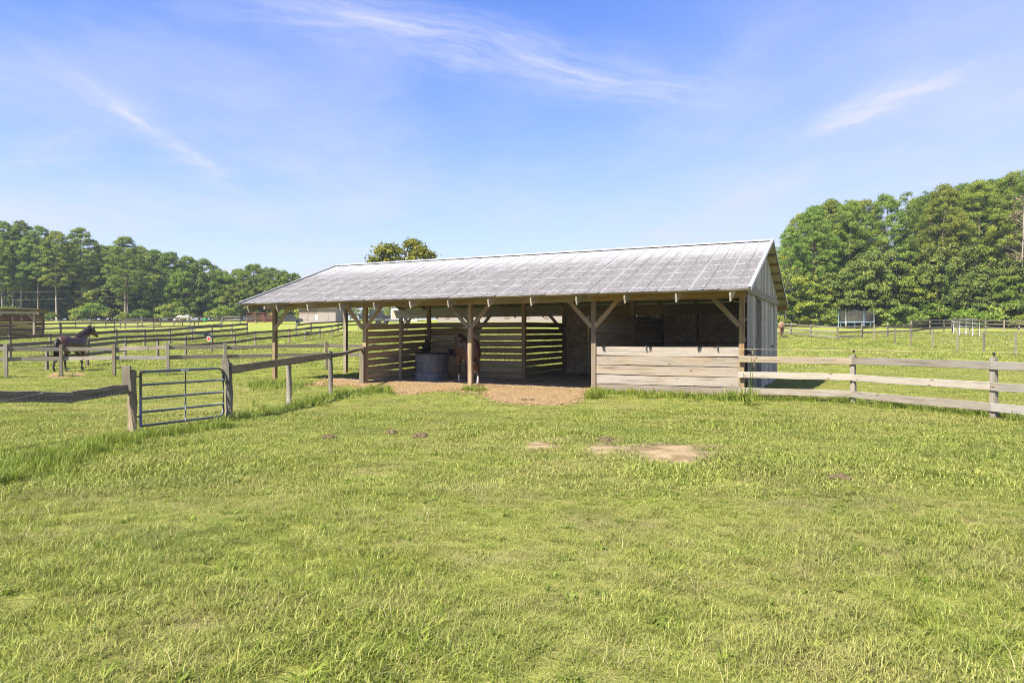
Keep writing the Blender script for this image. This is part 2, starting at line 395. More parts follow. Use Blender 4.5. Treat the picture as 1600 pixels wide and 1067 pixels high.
def _dirt(t):
    po = t.node('ShaderNodeNewGeometry').outputs['Position']
    a = t.noise(po, 1.4, 6, 0.65); b = t.noise(po, 18, 5, 0.7); d = t.noise(po, 55, 3, 0.7)
    c = t.ramp(b, [(0.28, (0.15, 0.09, 0.042)), (0.5, (0.37, 0.25, 0.125)), (0.72, (0.56, 0.42, 0.24))])
    # roof shade painted into the dirt: greyer further in, lightened as fill
    v = t.vmath('DOT_PRODUCT', t.vmath('SUBTRACT', po, tuple(BO)), (-sY, cY, 0))
    inn = t.sstep(t.math('ADD', v, t.math('MULTIPLY', t.math('SUBTRACT', a, 0.5), 1.6)), 0.4, 2.0)
    c = t.mix(t.math('MULTIPLY', inn, 0.8), c, t.mix(b, (0.30, 0.25, 0.19), (0.50, 0.445, 0.37)))
    c = t.mix(t.math('MULTIPLY', t.sstep(a, 0.52, 0.72), 0.55), c, (0.23, 0.14, 0.08))
    return c, t.bump(t.math('ADD', b, d), 0.9, 0.05)
DIRT = M('bare orange dirt', _dirt, 0.95, 0.05)
def _straw(t):
    po = t.node('ShaderNodeNewGeometry').outputs['Position']
    b = t.noise(t.map(po, scale=(1, 2.2, 1)), 20, 6, 0.72); a = t.noise(po, 2.2, 4)
    return t.mix(t.sstep(a, 0.42, 0.62), t.ramp(b, [(0.3, (0.24, 0.17, 0.085)), (0.7, (0.48, 0.375, 0.22))]), (0.21, 0.15, 0.075)), t.bump(b, 0.8, 0.03)
STRAW = M('pale trampled straw', _straw, 0.95, 0.05)
def _dung(t):
    co = t.node('ShaderNodeTexCoord').outputs['Object']; n = t.noise(co, 14, 5, 0.7)
    return t.mix(n, (0.045, 0.035, 0.02), (0.20, 0.15, 0.085)), t.bump(n, 0.8, 0.03)
DUNG = M('old manure', _dung, 0.95, 0.05)

def leafmat(name, c0, c1, c2, transl=0.35, rand=0.35, rough=0.55, spec=0.25, worldvar=0.0, dry=None):
    """leaves: colour from the leaf's own tint and the plant's own shade"""
    def fn(t):
        at_ = t.node('ShaderNodeAttribute', attribute_name='tint'); s = t.node('ShaderNodeSeparateColor'); t.put(s.inputs[0], at_.outputs['Color'])
        c = t.ramp(s.outputs[0], [(0.0, c0), (0.5, c1), (1.0, c2)])
        rnd = t.node('ShaderNodeObjectInfo').outputs['Random']
        h = t.node('ShaderNodeHueSaturation'); t.put(h.inputs['Color'], c)
        t.put(h.inputs['Hue'], t.math('ADD', 0.5 - rand * 0.03, t.math('MULTIPLY', rnd, rand * 0.06)))
        t.put(h.inputs['Value'], t.math('ADD', 1 - rand * 0.5, t.math('MULTIPLY', t.math('FRACT', t.math('MULTIPLY', rnd, 7.31)), rand)))
        c = h.outputs[0]
        if worldvar:
            po = t.node('ShaderNodeNewGeometry').outputs['Position']
            k = t.sstep(t.math('ADD', t.math('MULTIPLY', t.noise(po, 0.16, 5, 0.6), 0.5), t.math('MULTIPLY', t.noise(po, 0.9, 4, 0.6), 0.5)), 0.41, 0.63)
            c = t.mix(t.math('MULTIPLY', k, worldvar), c, dry)
            k2 = t.sstep(t.noise(po, 0.45, 4, 0.6), 0.5, 0.68)
            c = t.mix(t.math('MULTIPLY', k2, 0.35), c, (0.085, 0.17, 0.03))
        t.put(t.bs.inputs['Base Color'], c)
        tl = t.node('ShaderNodeBsdfTranslucent'); t.put(tl.inputs[0], t.mix(0.5, c, (0.16, 0.22, 0.02)))
        mx = t.node('ShaderNodeMixShader'); mx.inputs[0].default_value = transl
        t.l.new(t.bs.outputs[0], mx.inputs[1]); t.l.new(tl.outputs[0], mx.inputs[2]); t.l.new(mx.outputs[0], t.out.inputs[0])
    return M(name, fn, rough, spec)
L_PINE = leafmat('pine needles', (0.075, 0.141, 0.024), (0.181, 0.268, 0.041), (0.325, 0.389, 0.066), 0.3)
L_PINE2 = leafmat('yellow green pine needles', (0.096, 0.152, 0.023), (0.231, 0.292, 0.038), (0.421, 0.423, 0.060), 0.3)
L_BROAD = leafmat('broad leaves', (0.082, 0.144, 0.023), (0.181, 0.260, 0.041), (0.345, 0.393, 0.070), 0.35)
L_FRESH = leafmat('fresh green leaves', (0.080, 0.143, 0.017), (0.180, 0.266, 0.029), (0.322, 0.383, 0.052), 0.4)
L_BLUE = leafmat('cool green leaves', (0.073, 0.120, 0.024), (0.167, 0.226, 0.042), (0.325, 0.349, 0.074), 0.35)
L_OLIVE = leafmat('olive yellow leaves', (0.108, 0.121, 0.018), (0.224, 0.224, 0.024), (0.375, 0.340, 0.040), 0.35)
L_GRASS = leafmat('grass blades', (0.105, 0.15, 0.02), (0.265, 0.32, 0.045), (0.50, 0.495, 0.16), 0.42, 0.5, 0.6, 0.2, 0.46, (0.49, 0.42, 0.165))
L_TALL = leafmat('tall grass blades', (0.095, 0.155, 0.016), (0.225, 0.29, 0.032), (0.40, 0.435, 0.09), 0.42, 0.4, 0.5, 0.3)
L_DRY = leafmat('dry grass stems', (0.22, 0.17, 0.08), (0.38, 0.31, 0.15), (0.55, 0.47, 0.27), 0.3, 0.3)
L_DEAD = leafmat('dead brown foliage', (0.09, 0.06, 0.04), (0.16, 0.11, 0.075), (0.24, 0.17, 0.11), 0.1)
def _bark(base):
    def fn(t):
        co = t.node('ShaderNodeTexCoord').outputs['Object']; n = t.noise(t.map(co, scale=(6, 6, 1.2)), 2.5, 5, 0.65)
        return t.mix(n, tuple(x * 0.55 for x in base), tuple(x * 1.35 for x in base)), t.bump(n, 0.6, 0.05)
    return fn
BARK = M('pine bark', _bark((0.22, 0.17, 0.13)), 0.95, 0.05)
BARK2 = M('grey bark', _bark((0.16, 0.14, 0.115)), 0.95, 0.05)
BARKP = M('pale bark', _bark((0.36, 0.31, 0.25)), 0.95, 0.05)  # lighter bark colour that some of the pines have

# ------------------------------------------------------------------ ground sheets
def spaced(lo, hi, knots):
    out = [lo]
    while out[-1] < hi:
        d = abs(out[-1]); st = np.interp(d, [k for k, _ in knots], [s for _, s in knots]); out.append(out[-1] + st)
    return np.array(out)
gx = spaced(-420, 420, [(0, 0.4), (14, 0.5), (40, 2), (150, 8), (420, 30)])
gy = np.concatenate([np.arange(-40, 0, 4.), spaced(0, 900, [(0, 0.3), (30, 0.5), (70, 1.5), (200, 8), (900, 40)])])
X, Y = np.meshgrid(gx, gy); Z = terr(X, Y)
V = np.stack([X, Y, Z], -1).reshape(-1, 3); nx, ny = len(gx), len(gy)
ii = (np.arange(ny - 1)[:, None] * nx + np.arange(nx - 1)[None]).ravel()
Fq = np.stack([ii, ii + 1, ii + nx + 1, ii + nx], 1)
tag(link(bpy.data.objects.new('pasture', mesh_np('pasture', V, Fq.ravel(), np.full(len(Fq), 4), GROUND, True))), kind='structure')

def vnoise(x, y, s, seed=0):
    """smooth value noise for shaping ground sheets"""
    x = np.asarray(x) * s + seed * 17.3; y = np.asarray(y) * s - seed * 9.1
    xi, yi = np.floor(x), np.floor(y); fx, fy = x - xi, y - yi
    fx = fx * fx * (3 - 2 * fx); fy = fy * fy * (3 - 2 * fy)
    h = lambda a, b: np.modf(np.abs(np.sin(a * 127.1 + b * 311.7 + seed) * 43758.5453))[0]
    return (h(xi, yi) * (1 - fx) + h(xi + 1, yi) * fx) * (1 - fy) + (h(xi, yi + 1) * (1 - fx) + h(xi + 1, yi + 1) * fx) * fy
def fbm(x, y, s, seed=0, o=4):
    r = 0; a = 0.5
    for k in range(o): r = r + a * vnoise(x, y, s * 2 ** k, seed + k); a *= 0.5
    return r / (1 - 0.5 ** o)
def poly_sd(px, py, poly):
    """signed distance to a polygon, positive inside"""
    P = np.array(poly); d = np.full(px.shape, 1e9); ins = np.zeros(px.shape, bool); n = len(P)
    for i in range(n):
        a, b = P[i], P[(i + 1) % n]; e = b - a
        t = np.clip(((px - a[0]) * e[0] + (py - a[1]) * e[1]) / (e @ e), 0, 1)
        d = np.minimum(d, np.hypot(px - a[0] - t * e[0], py - a[1] - t * e[1]))
        c = ((a[1] > py) != (b[1] > py)) & (px < (b[0] - a[0]) * (py - a[1]) / (b[1] - a[1] + 1e-12) + a[0]); ins ^= c
    return np.where(ins, d, -d)
_front = [(446, 603), (480, 604), (545, 604), (590, 611), (640, 616), (690, 611), (722, 609), (748, 616), (775, 629), (830, 634), (880, 634), (905, 628), (930, 620)]
DIRT_POLY = [tuple(gp(*p)[:2]) for p in _front]
DIRT_POLY += [tuple(b2w(u, v)[:2]) for u, v in ((-4.0, 0.1), (-0.15, 0.1), (-0.15, 8.15), (-8.3, 8.15), (-8.3, 5.2), (-12.3, 5.2), (-12.6, 3.0), (-15.2, 1.6))]
STRAW_POLY = [tuple(gp(*p)[:2]) for p in ((918, 696), (945, 690), (975, 699), (1010, 698), (1060, 700), (1080, 707), (1112, 712), (1098, 722), (1070, 724), (1035, 716), (1000, 708), (950, 706))]
PATCH2 = [tuple(gp(*p)[:2]) for p in ((75, 586), (100, 582), (128, 584), (120, 589), (95, 591), (78, 590))]
PATCH3 = [tuple(gp(*p)[:2]) for p in ((846, 695), (866, 693), (872, 699), (852, 700))]
def dirt_amt(x, y): return poly_sd(x, y, DIRT_POLY) + (fbm(x, y, 1.1, 3) - 0.5) * 0.9
def straw_amt(x, y):
    k = np.maximum(poly_sd(x, y, STRAW_POLY), np.maximum(poly_sd(x, y, PATCH2), poly_sd(x, y, PATCH3)))
    return k + 0.06 + (fbm(x * 0.6, y, 3.4, 5) - 0.5) * 1.2
def sheet(name, poly, amt, step, m, lump, seed):
    P = np.array(poly); x0, y0 = P.min(0) - 0.8; x1, y1 = P.max(0) + 0.8
    X, Y = np.meshgrid(np.arange(x0, x1, step), np.arange(y0, y1, step)); A = amt(X, Y)
    Z = terr(X, Y) + np.clip(A * 0.1, -0.06, 0.035) + np.clip(A, 0, 0.5) * 2 * lump * (fbm(X, Y, 2.2, seed) + 0.6 * fbm(X, Y, 8, seed + 4, 2) - 0.8)
    nx, ny = X.shape[1], X.shape[0]; ii = (np.arange(ny - 1)[:, None] * nx + np.arange(nx - 1)[None]).ravel()
    f = np.stack([ii, ii + 1, ii + nx + 1, ii + nx], 1); keep = (A.ravel()[f] > -0.5).any(1); f = f[keep]
    return tag(link(bpy.data.objects.new(name, mesh_np(name, np.stack([X, Y, Z], -1).reshape(-1, 3), f.ravel(), np.full(len(f), 4), m, True))), kind='structure')
sheet('dirt_floor', DIRT_POLY, dirt_amt, 0.10, DIRT, 0.05, 2)
sheet('straw_patch_ground', STRAW_POLY, straw_amt, 0.05, STRAW, 0.03, 4)
sheet('worn_dirt_ground', PATCH2, straw_amt, 0.12, DIRT, 0.02, 6)
sheet('worn_straw_ground', PATCH3, straw_amt, 0.05, STRAW, 0.02, 8)

# ------------------------------------------------------------------ the barn
barn = thing('open_barn', 'long open-fronted horse barn with weathered metal gable roof on timber posts', 'barn', BO, YAW)
B = barn
P_H = 0.14
PITCH = (4.762 - 2.89) / (VC + OVH); SA = math.atan(PITCH); SL = (VC + OVH) / math.cos(SA)
ULO, UHI = -4 * BAY - 0.496, 0.407
def roofw(v): return 2.89 + PITCH * (v + OVH) if v <= VC else 4.762 - PITCH * (v - VC)
# posts: front row, centre row up to the ridge, back row
for i in range(5):
    u = -i * BAY
    post('post', u, 0.07, tb(u, 0) - 0.3, 2.98, P_H, P_H, W_POST, B)
    if i not in (0,): post('post', u, VC, tb(u, VC) - 0.3, roofw(VC) - 0.30, P_H, P_H, W_POST, B)
    post('post', u, 2 * VC - 0.07, tb(u, 2 * VC) - 0.3, 2.98, P_H, P_H, W_POST, B)
post('post', -0.10, VC, tb(0, VC) - 0.3, roofw(VC) - 0.3, P_H, P_H, W_POST, B)
# headers: outer and inner board per row, in lengths that meet over the posts
for v, wz, mm in ((-0.025, 2.87, W_POST), (0.165, 2.87, W_POST), (2 * VC - 0.165, 2.80, W_IN), (2 * VC + 0.025, 2.87, W_POST)):
    for i in range(4):
        board('header_beam', (-(i + 1) * BAY + 0.003 - (0.45 if i == 3 else 0), v, wz), (-i * BAY - 0.003 + (0.12 if i == 0 else 0), v, wz), 0.28 if mm is W_POST else 0.4, 0.045, mm, B)
for i in range(4):
    board('ridge_beam', (-(i + 1) * BAY + 0.003 - (0.4 if i == 3 else 0), VC, 4.30), (-i * BAY - 0.003 + (0.2 if i == 0 else 0), VC, 4.30), 0.24, 0.045, W_IN, B)
# knee braces
def brace(u, v, side, mm=W_POST, z0=1.98, run=0.78, thick=0.045, rise=0.80):
    board('knee_brace', (u + side * 0.05, v, z0), (u + side * run, v, z0 + rise), 0.13, thick, mm, B, up=(-side * 0.7, 0, 0.7))
for i in range(5):
    u = -i * BAY
    if i < 4: brace(u, -0.005, -1)
    if i > 0: brace(u, -0.005, 1)
    if i < 4: brace(u, 2 * VC - 0.14, -1, W_IN, 2.0, 0.7, rise=0.7)
    if i > 0: brace(u, 2 * VC - 0.14, 1, W_IN, 2.0, 0.7, rise=0.7)
# rafters, purlins
RS = BAY / 3
for k in range(13):
    u = -k * RS + (0.0 if 0 < k < 12 else (-0.02 if k == 0 else 0.02)) - 0.098
    for sgn in (1, -1):
        v0 = -1.165 if sgn == 1 else 2 * VC + 1.165
        v1 = VC - 0.03 if sgn == 1 else VC + 0.03
        board('rafter', (u, v0, roofw(v0) - 0.222), (u, v1, roofw(v1) - 0.222), 0.215, 0.045, W_TAIL if sgn == 1 else W_IN, B)
for i in range(8):
    s = 0.10 + i * 0.76 if i < 7 else SL - 0.16
    for sgn in (1, -1):
        v = -OVH + s * math.cos(SA); v = v if sgn == 1 else 2 * VC - v
        z = roofw(v) - 0.055
        board('purlin', (ULO + 0.05, v, z), (UHI - 0.03, v, z), 0.045, 0.09, W_PURL, B, up=(0, -sgn * math.sin(SA), math.cos(SA)), seg=6)
# roof sheets: ribbed panels, each a piece of its own
NP = 22; PW = (UHI - ULO) / NP
def panel_mesh(var):
    prof = [(0.0, 0.017), (0.018, 0.017), (0.036, 0.002), (0.10, 0.0), (PW * .5 - 0.03, 0.0), (PW * .5 - 0.012, 0.014), (PW * .5 + 0.012, 0.014), (PW * .5 + 0.03, 0.0), (PW - 0.10, 0.0), (PW - 0.036, 0.002), (PW - 0.012, 0.016), (PW + 0.014, 0.021)]
    R = random.Random(var); b = MB(); n = 5; rows = []
    for j in range(n + 1):
        y = SL * j / n + (R.uniform(-.012, .012) if j == 0 else 0); rows.append([(x, y, z + (R.uniform(-.004, .004) if 0 < j < n else 0)) for x, z in prof])
    for j in range(n):
        for k in range(len(prof) - 1):
            q = [rows[j][k], rows[j][k + 1], rows[j + 1][k + 1], rows[j + 1][k]]; b.quad(q, [(p[0], p[1]) for p in q])
    return b.mesh('roof_panel', ROOF)
def under_mesh():
    b = MB(); b.quad([(0, 0, -0.004), (0, SL, -0.004), (PW, SL, -0.004), (PW, 0, -0.004)]); return b.mesh('roof_lining', ROOF_U)
PMS = [panel_mesh(k) for k in range(4)]; UM = under_mesh()
for k in range(NP):
    for sgn in (1, -1):
        o = bpy.data.objects.new('roof_panel', PMS[(k * 3 + (sgn > 0)) % 4])
        if sgn == 1:
            o.location = (ULO + k * PW, -OVH, 2.89); o.rotation_euler = (SA, 0, 0)
        else:
            o.location = (UHI - k * PW, 2 * VC + OVH, 2.89); o.rotation_euler = (SA, 0, PI)
        link(o, B); link(bpy.data.objects.new('underside', UM), o)
rc = MB()
for sg in (1, -1):
    q = [(ULO - .01, VC, 4.81), (UHI + .01, VC, 4.81), (UHI + .01, VC - sg * 0.19, 4.81 - 0.19 * PITCH - 0.008), (ULO - .01, VC - sg * 0.19, 4.81 - 0.19 * PITCH - 0.008)]
    rc.quad(q if sg == 1 else q[::-1])
rc.build('ridge_cap', ZINC, B)
for sgn in (1, -1):                                                   # metal rake edges at both gables
    for uu in (UHI, ULO):
        va = -OVH - 0.01 if sgn == 1 else 2 * VC + OVH + 0.01
        board('rake_trim', (uu, va, 2.885), (uu, VC, 4.762), 0.085, 0.012, ZINC, B, rough=0.3)
        board('rake_flashing', (uu - 0.045 * (1 if uu > 0 else -1), va, 2.93), (uu - 0.045 * (1 if uu > 0 else -1), VC, 4.805), 0.006, 0.09, ZINC, B, rough=0.3)
board('fascia', (ULO + .05, 2 * VC + OVH - 0.05, 2.80), (UHI - .02, 2 * VC + OVH - 0.05, 2.80), 0.14, 0.03, W_ORANGE, B, seg=6)
board('eave_edge', (ULO, -OVH + 0.022, 2.874), (UHI, -OVH + 0.022, 2.874), 0.022, 0.02, W_TAIL, B, seg=6, rough=1.6)
# slatted walls.  A wall runs from a to b (u,v); boards of height h with gaps
def slats(a, b, n, h, gap, top0, top1, mm, th=0.035, off=0.0, start=0, skip=(), jit=0.012):
    a, b = Vector((*a, 0)), Vector((*b, 0)); d = (b - a).normalized(); nn = Vector((-d.y, d.x, 0)) * off
    for k in range(start, n):
        if k in skip: continue
        z0 = top0 - k * (h + gap) - h / 2 + random.uniform(-jit, jit); z1 = top1 - k * (h + gap) - h / 2 + random.uniform(-jit, jit)
        board('slat', a + nn + Vector((0, 0, z0)), b + nn + Vector((0, 0, z1)), h, th, mm, B)
uL = -3 * BAY
slats((uL - 0.01, 0.16), (uL - 0.01, VC - 0.09), 9, 0.194, 0.052, 2.13, 2.27, W_IN, off=0.0)
slats((uL - 0.01, VC + 0.09), (uL - 0.01, 2 * VC - 0.16), 9, 0.20, 0.035, 2.27, 2.38, W_IN)
post('stall_post', uL + 0.075, 2.06, tb(uL, 2.06) - 0.1, 2.20, 0.10, 0.09, W_IN, B)
uM = -2 * BAY
slats((uL + 0.09, VC + 0.06), (uM - 0.09, VC + 0.06), 9, 0.202, 0.040, 2.26, 2.26, W_IN, start=0)
post('stall_post', uL + 1.95, VC - 0.0, tb(uL + 2, VC) - 0.1, 2.2, 0.10, 0.05, W_IN, B)
slats((uM, VC + 0.09), (uM, 2 * VC - 0.16), 9, 0.195, 0.05, 2.26, 2.30, W_IN)
slats((uM + 0.02, VC + 0.09), (uM + 0.02, VC + 0.13), 9, 0.19, 0.05, 2.26, 2.30, W_IN)
# partition beside the tack room, wide boards almost closed
uP = -BAY
slats((uP + 0.0, 0.16), (uP, VC - 0.09), 8, 0.285, 0.022, 2.40, 2.42, W_IN)
slats((uP + 0.0, VC + 0.09), (uP, 2 * VC - 0.16), 8, 0.285, 0.022, 2.42, 2.44, W_IN)
# strand-board back wall behind the two right-hand bays
def panel(name, a, b, z0, z1, mm, th=0.02, off=0.0):
    a, b = Vector((*a, (z0 + z1) / 2)), Vector((*b, (z0 + z1) / 2)); d = (b - a).normalized(); nn = Vector((-d.y, d.x, 0)) * off
    return board(name, a + nn, b + nn, z1 - z0, th, mm, B, rough=0.3)
for i in range(2):
    for k in range(3 if i else 4):
        n = 3 if i else 4; u0 = -(2 - i) * BAY + 0.04 + k * (BAY - 0.06) / n; u1 = u0 + (BAY - 0.06) / n - 0.008
        g = tb(u0, 2 * VC)
        panel('strand_board', (u0, 2 * VC + 0.02), (u1, 2 * VC + 0.02), g - 0.05, g + 1.20, OSB)
        panel('strand_board', (u0, 2 * VC - 0.003), (u1, 2 * VC - 0.003), g + 1.18, 2.62, OSB)
    for k in (1, 2): post('stud', -(2 - i) * BAY + k * BAY / 3, 2 * VC - 0.02, 0.1, 2.65, 0.09, 0.045, W_IN, B)
    board('wall_girt', (-(2 - i) * BAY + 0.1, 2 * VC - 0.03, 1.48), (-(1 - i) * BAY - 0.1, 2 * VC - 0.03, 1.48), 0.09, 0.04, W_IN, B)
# the planked half wall between the last two front posts
ht = 0.271; z = 1.405
for k in range(6):
    hh = ht
    board('plank', (-BAY + 0.075, 0.06, z - hh / 2), (-0.075, 0.06, z - hh / 2 - 0.006 * (k % 2)), hh - 0.013, 0.045, W_HALF, B, rough=1.8)
    z -= ht + 0.002
for uu in (-3.85, -2.6, -1.15, -0.62):
    b = MB(); b.box((0, 0, 0), (0.035, 0.02, 0.10)); b.box((0, -0.03, -0.045), (0.03, 0.05, 0.02)); b.box((0, 0.02, 0.055), (0.045, 0.06, 0.015))
    o = b.build('hook', DARKM, B); o.location = (uu, 0.023, 1.37)
# right gable end: grey vertical siding, a doorway and a shuttered opening
uS = 0.115
def siding(v0, v1, zlo, ztop, mm=W_SIDE):
    n = max(1, round((v1 - v0) / 0.27)); s = (v1 - v0) / n
    for k in range(n):
        a = v0 + k * s; c = a + s - 0.005; vm = (a + c) / 2
        zt = ztop if ztop is not None else roofw(vm) - 0.14
        zl = zlo(vm) if callable(zlo) else zlo
        board('siding_board', (uS + random.uniform(-.006, .006), vm, zl + random.uniform(-.03, .03)), (uS + random.uniform(-.005, .005), vm, zt), c - a, 0.022, mm, B, up=(0, 1, 0), rough=0.8)
gl = lambda v: tb(0.2, v) + 0.04
siding(0.28, 1.45, 1.30, 2.93); siding(0.30, 1.43, gl, 1.22, W_TRIM); siding(1.45, 2.02, lambda v: 1.02, 2.93)
siding(1.5, 2.02, gl, 0.98, W_TRIM)
siding(3.25, 6.05, gl, 2.93); siding(6.10, 7.12, gl, 1.36); siding(6.10, 7.12, 2.80, 2.93); siding(7.18, 2 * VC + 0.05, gl, 2.93)
siding(-0.0, 2 * VC, 2.97, None)
board('gable_trim', (uS + 0.035, -0.1, 2.97), (uS + 0.035, 2 * VC + 0.1, 2.97), 0.21, 0.04, W_TRIM, B, seg=6)
for vv in (2.05, 3.22): board('door_jamb', (uS - 0.03, vv, gl(vv)), (uS - 0.03, vv, 2.80), 0.05, 0.13, W_IN, B, up=(0, 1, 0))
board('door_head', (uS - 0.03, 2.02, 2.83), (uS - 0.03, 3.25, 2.83), 0.07, 0.12, W_TRIM, B)
dr = board('door', (uS - 0.10, 2.3, 0.15), (uS - 0.10, 2.3, 2.75), 0.3, 0.03, W_IN, B, up=(0.5, 0.86, 0))
for k in range(4): board('shutter_board', (uS - 0.012, 6.235 + k * 0.247, 1.40), (uS - 0.012, 6.235 + k * 0.247, 2.76), 0.24, 0.022, W_SIDE, B, up=(0, 1, 0))
board('shutter_frame', (uS + 0.012, 6.08, 2.785), (uS + 0.012, 7.15, 2.785), 0.03, 0.03, W_TRIM, B)
# tack room behind the half wall: the wall that carries the gable siding
for k in range(5):
    board('wall_girt', (0.06, 0.2, 0.5 + k * 0.55), (0.06, 2.0, 0.5 + k * 0.55), 0.09, 0.04, W_IN, B); board('wall_girt', (0.06, 3.3, 0.5 + k * 0.55), (0.06, 2 * VC - 0.2, 0.5 + k * 0.55), 0.09, 0.04, W_IN, B)
# the split short post spliced to the second post, where the round rail lands
o = post('splice_post', uL - 0.02, -0.075, -0.1, 1.36, 0.19, 0.12, W_FPOST, B)

# ------------------------------------------------------------------ the block-built tub in the stall
tp = gp(675, 594.2)
tub = thing('stall_tub', 'round blue-grey tub of stacked blocks in the left stall', 'water tub', tp); tub.scale = (.93, .93, .98)
def sector(r0, r1, a0, a1, z0, z1, n=4):
    b = MB(); A = [a0 + (a1 - a0) * k / n for k in range(n + 1)]
    P = lambda r, a, z: (r * math.cos(a), r * math.sin(a), z)
    bev = 0.012
    for a, c in zip(A, A[1:]):
        b.quad([P(r1, a, z0), P(r1, c, z0), P(r1, c, z1 - bev), P(r1, a, z1 - bev)]); b.quad([P(r1, a, z1 - bev), P(r1, c, z1 - bev), P(r1 - bev, c, z1), P(r1 - bev, a, z1)])
        b.quad([P(r1 - bev, a, z1), P(r1 - bev, c, z1), P(r0, c, z1), P(r0, a, z1)]); b.quad([P(r0, c, z0), P(r0, a, z0), P(r0, a, z1), P(r0, c, z1)])
    for a, f in ((a0, 1), (a1, 0)):
        q = [P(r0, a, z0), P(r1, a, z0), P(r1, a, z1), P(r0, a, z1)]; b.quad(q if f else q[::-1])
    return b
for ci, (z0, z1, r1, nb) in enumerate(((-0.05, 0.30, 0.68, 6), (0.302, 0.70, 0.635, 5), (0.702, 0.98, 0.67, 7))):
    for k in range(nb):
        a = 2 * PI * (k + 0.37 * ci) / nb; dr_ = random.uniform(-0.012, 0.012)
        sector(0.50, r1 + dr_, a + 0.006, a + 2 * PI / nb - 0.006, z0, z1 + random.uniform(-.006, .004)).build('block', TUB, tub)
b = MB()
sector(0.46, 0.69, 0, 2 * PI, 0.985, 1.03, 28).build('rim', BLACK, tub)
b.tube([(0, 0, 0.1), (0, 0, 0.72)], 0.495, 20).build('water', BLACK, tub)
def bucket(name, loc, label, m, r=0.15, h=0.26, group=None):
    t = thing(name, label, 'bucket', loc, 0, group)
    b = MB(); n = 14
    for k in range(n):
        a, c = 2 * PI * k / n, 2 * PI * (k + 1) / n; C = lambda q, rr, z: (rr * math.cos(q), rr * math.sin(q), z)
        b.quad([C(a, r * .78, 0), C(c, r * .78, 0), C(c, r, h), C(a, r, h)]); b.quad([C(a, r, h), C(c, r, h), C(c, r * .93, h), C(a, r * .93, h)])
        b.quad([C(c, r * .74, .02), C(a, r * .74, .02), C(a, r * .93, h), C(c, r * .93, h)]); b.quad([C(c, r * .78, 0), C(a, r * .78, 0), (0, 0, 0)]); b.quad([C(a, r * .74, .02), C(c, r * .74, .02), (0, 0, .02)])
    b.build('pail', m, t)
    MB().tube([(r * .97 * math.cos(q), 0, h + r * 1.0 * math.sin(q)) for q in np.linspace(0, PI, 9)], 0.006, 5).build('handle', DARKM, t)
    return t
q = b2w(-11.25, VC - 0.28); bucket('feed_bucket', (q.x, q.y, 0.98), 'black feed bucket hung on the stall boards beside the tub', BLACK, 0.2, 0.26)
q = b2w(uL + 0.22, VC - 0.55)
hn = thing('hay_net', 'dark hay net hanging in the stall corner above the tub', 'hay net', (q.x, q.y, 1.1))
bm_ = bmesh.new(); bmesh.ops.create_icosphere(bm_, subdivisions=3, radius=0.14)
for v in bm_.verts: v.co.z *= 2.2; v.co += Vector((.05 * math.sin(v.co.z * 9), .04 * math.cos(v.co.z * 13), 0)); v.co += Vector([random.uniform(-.02, .02) for _ in range(3)]); v.co.x *= 1 - 0.25 * max(0, v.co.z)
me = bpy.data.meshes.new('bag'); bm_.to_mesh(me); bm_.free(); me.materials.append(BLACK); o = link(bpy.data.objects.new('bag', me), hn); o.location = (0, 0, 0.2)
MB().tube([(0, 0, .6), (-.05, .02, .95)], .012, 5).build('cord', DARKM, hn)
a, c = gp(719, 604), gp(724, 606)
tag(MB().tube([gp(719, 597) + Vector((0, 0, .03)), a + Vector((0, 0, .06)), c + Vector((0, 0, .03))], .014, 5).build('stick', W_TAIL), 'pale stick lying at the foot of the middle front post', 'stick')

# ------------------------------------------------------------------ fences
def insulator(parent, p):
    MB().tube([p, p + Vector((0, 0, .04)), p + Vector((0, 0, .05)), p + Vector((0, 0, .085))], [.016, .02, .03, .022], 7).build('insulator', DARKM, parent)
def fence(label, bases, ph, rails, mp, mr, psize=0.12, side=1, rw=0.15, group=None, name='board_fence', rail_jit=0.02, overlap=0.0, skip_posts=(), round_=False, tall=None, wires=(), cat='fence'):
    """posts at the given ground points, rails (heights) spanning post to post on one side"""
    t = thing(name, label, cat, bases[0], 0, group); O = Vector(bases[0])
    for i, p in enumerate(bases):
        if i in skip_posts: continue
        d = (Vector(bases[min(i + 1, len(bases) - 1)]) - Vector(bases[max(i - 1, 0)])); rz = math.atan2(d.y, d.x)
        h = (ph + random.uniform(-.04, .04)) if tall is None or i not in tall else tall[i]; L = Vector(p) - O
        if round_:
            MB().tube([L + Vector((0, 0, -.2)), L + Vector((random.uniform(-.02, .02), 0, h * .5)), L + Vector((random.uniform(-.03, .03), random.uniform(-.03, .03), h - .015)), L + Vector((0, 0, h))], [psize / 2, psize / 2 * .97, psize / 2 * .93, psize / 2 * .8], 10).build('post', mp, t, True)
        else: post('post', L.x, L.y, L.z - .2, L.z + h, psize, psize, mp, t, rz, (random.uniform(-.03, .03), random.uniform(-.02, .02)))
    for i, (p, q) in enumerate(zip(bases, bases[1:])):
        p, q = Vector(p) - O, Vector(q) - O; d = (q - p); d.z = 0; d.normalize(); nn = Vector((d.y, -d.x, 0)) * side * (psize / 2 + .022)
        for rh in rails:
            a = p + nn + Vector((0, 0, rh + random.uniform(-rail_jit, rail_jit))) + d * .004; c = q + nn + Vector((0, 0, rh + random.uniform(-rail_jit, rail_jit))) - d * .004
            board('rail', a, c, rw, .038, mr, t, rough=1.6)
        for rh in wires:
            MB().tube([p + nn + Vector((0, 0, rh)), (p + q) / 2 + nn + Vector((0, 0, rh - .02)), q + nn + Vector((0, 0, rh))], .0035, 4, False).build('wire', TAPE if rh > 1.3 else WIRE, t)
    return t
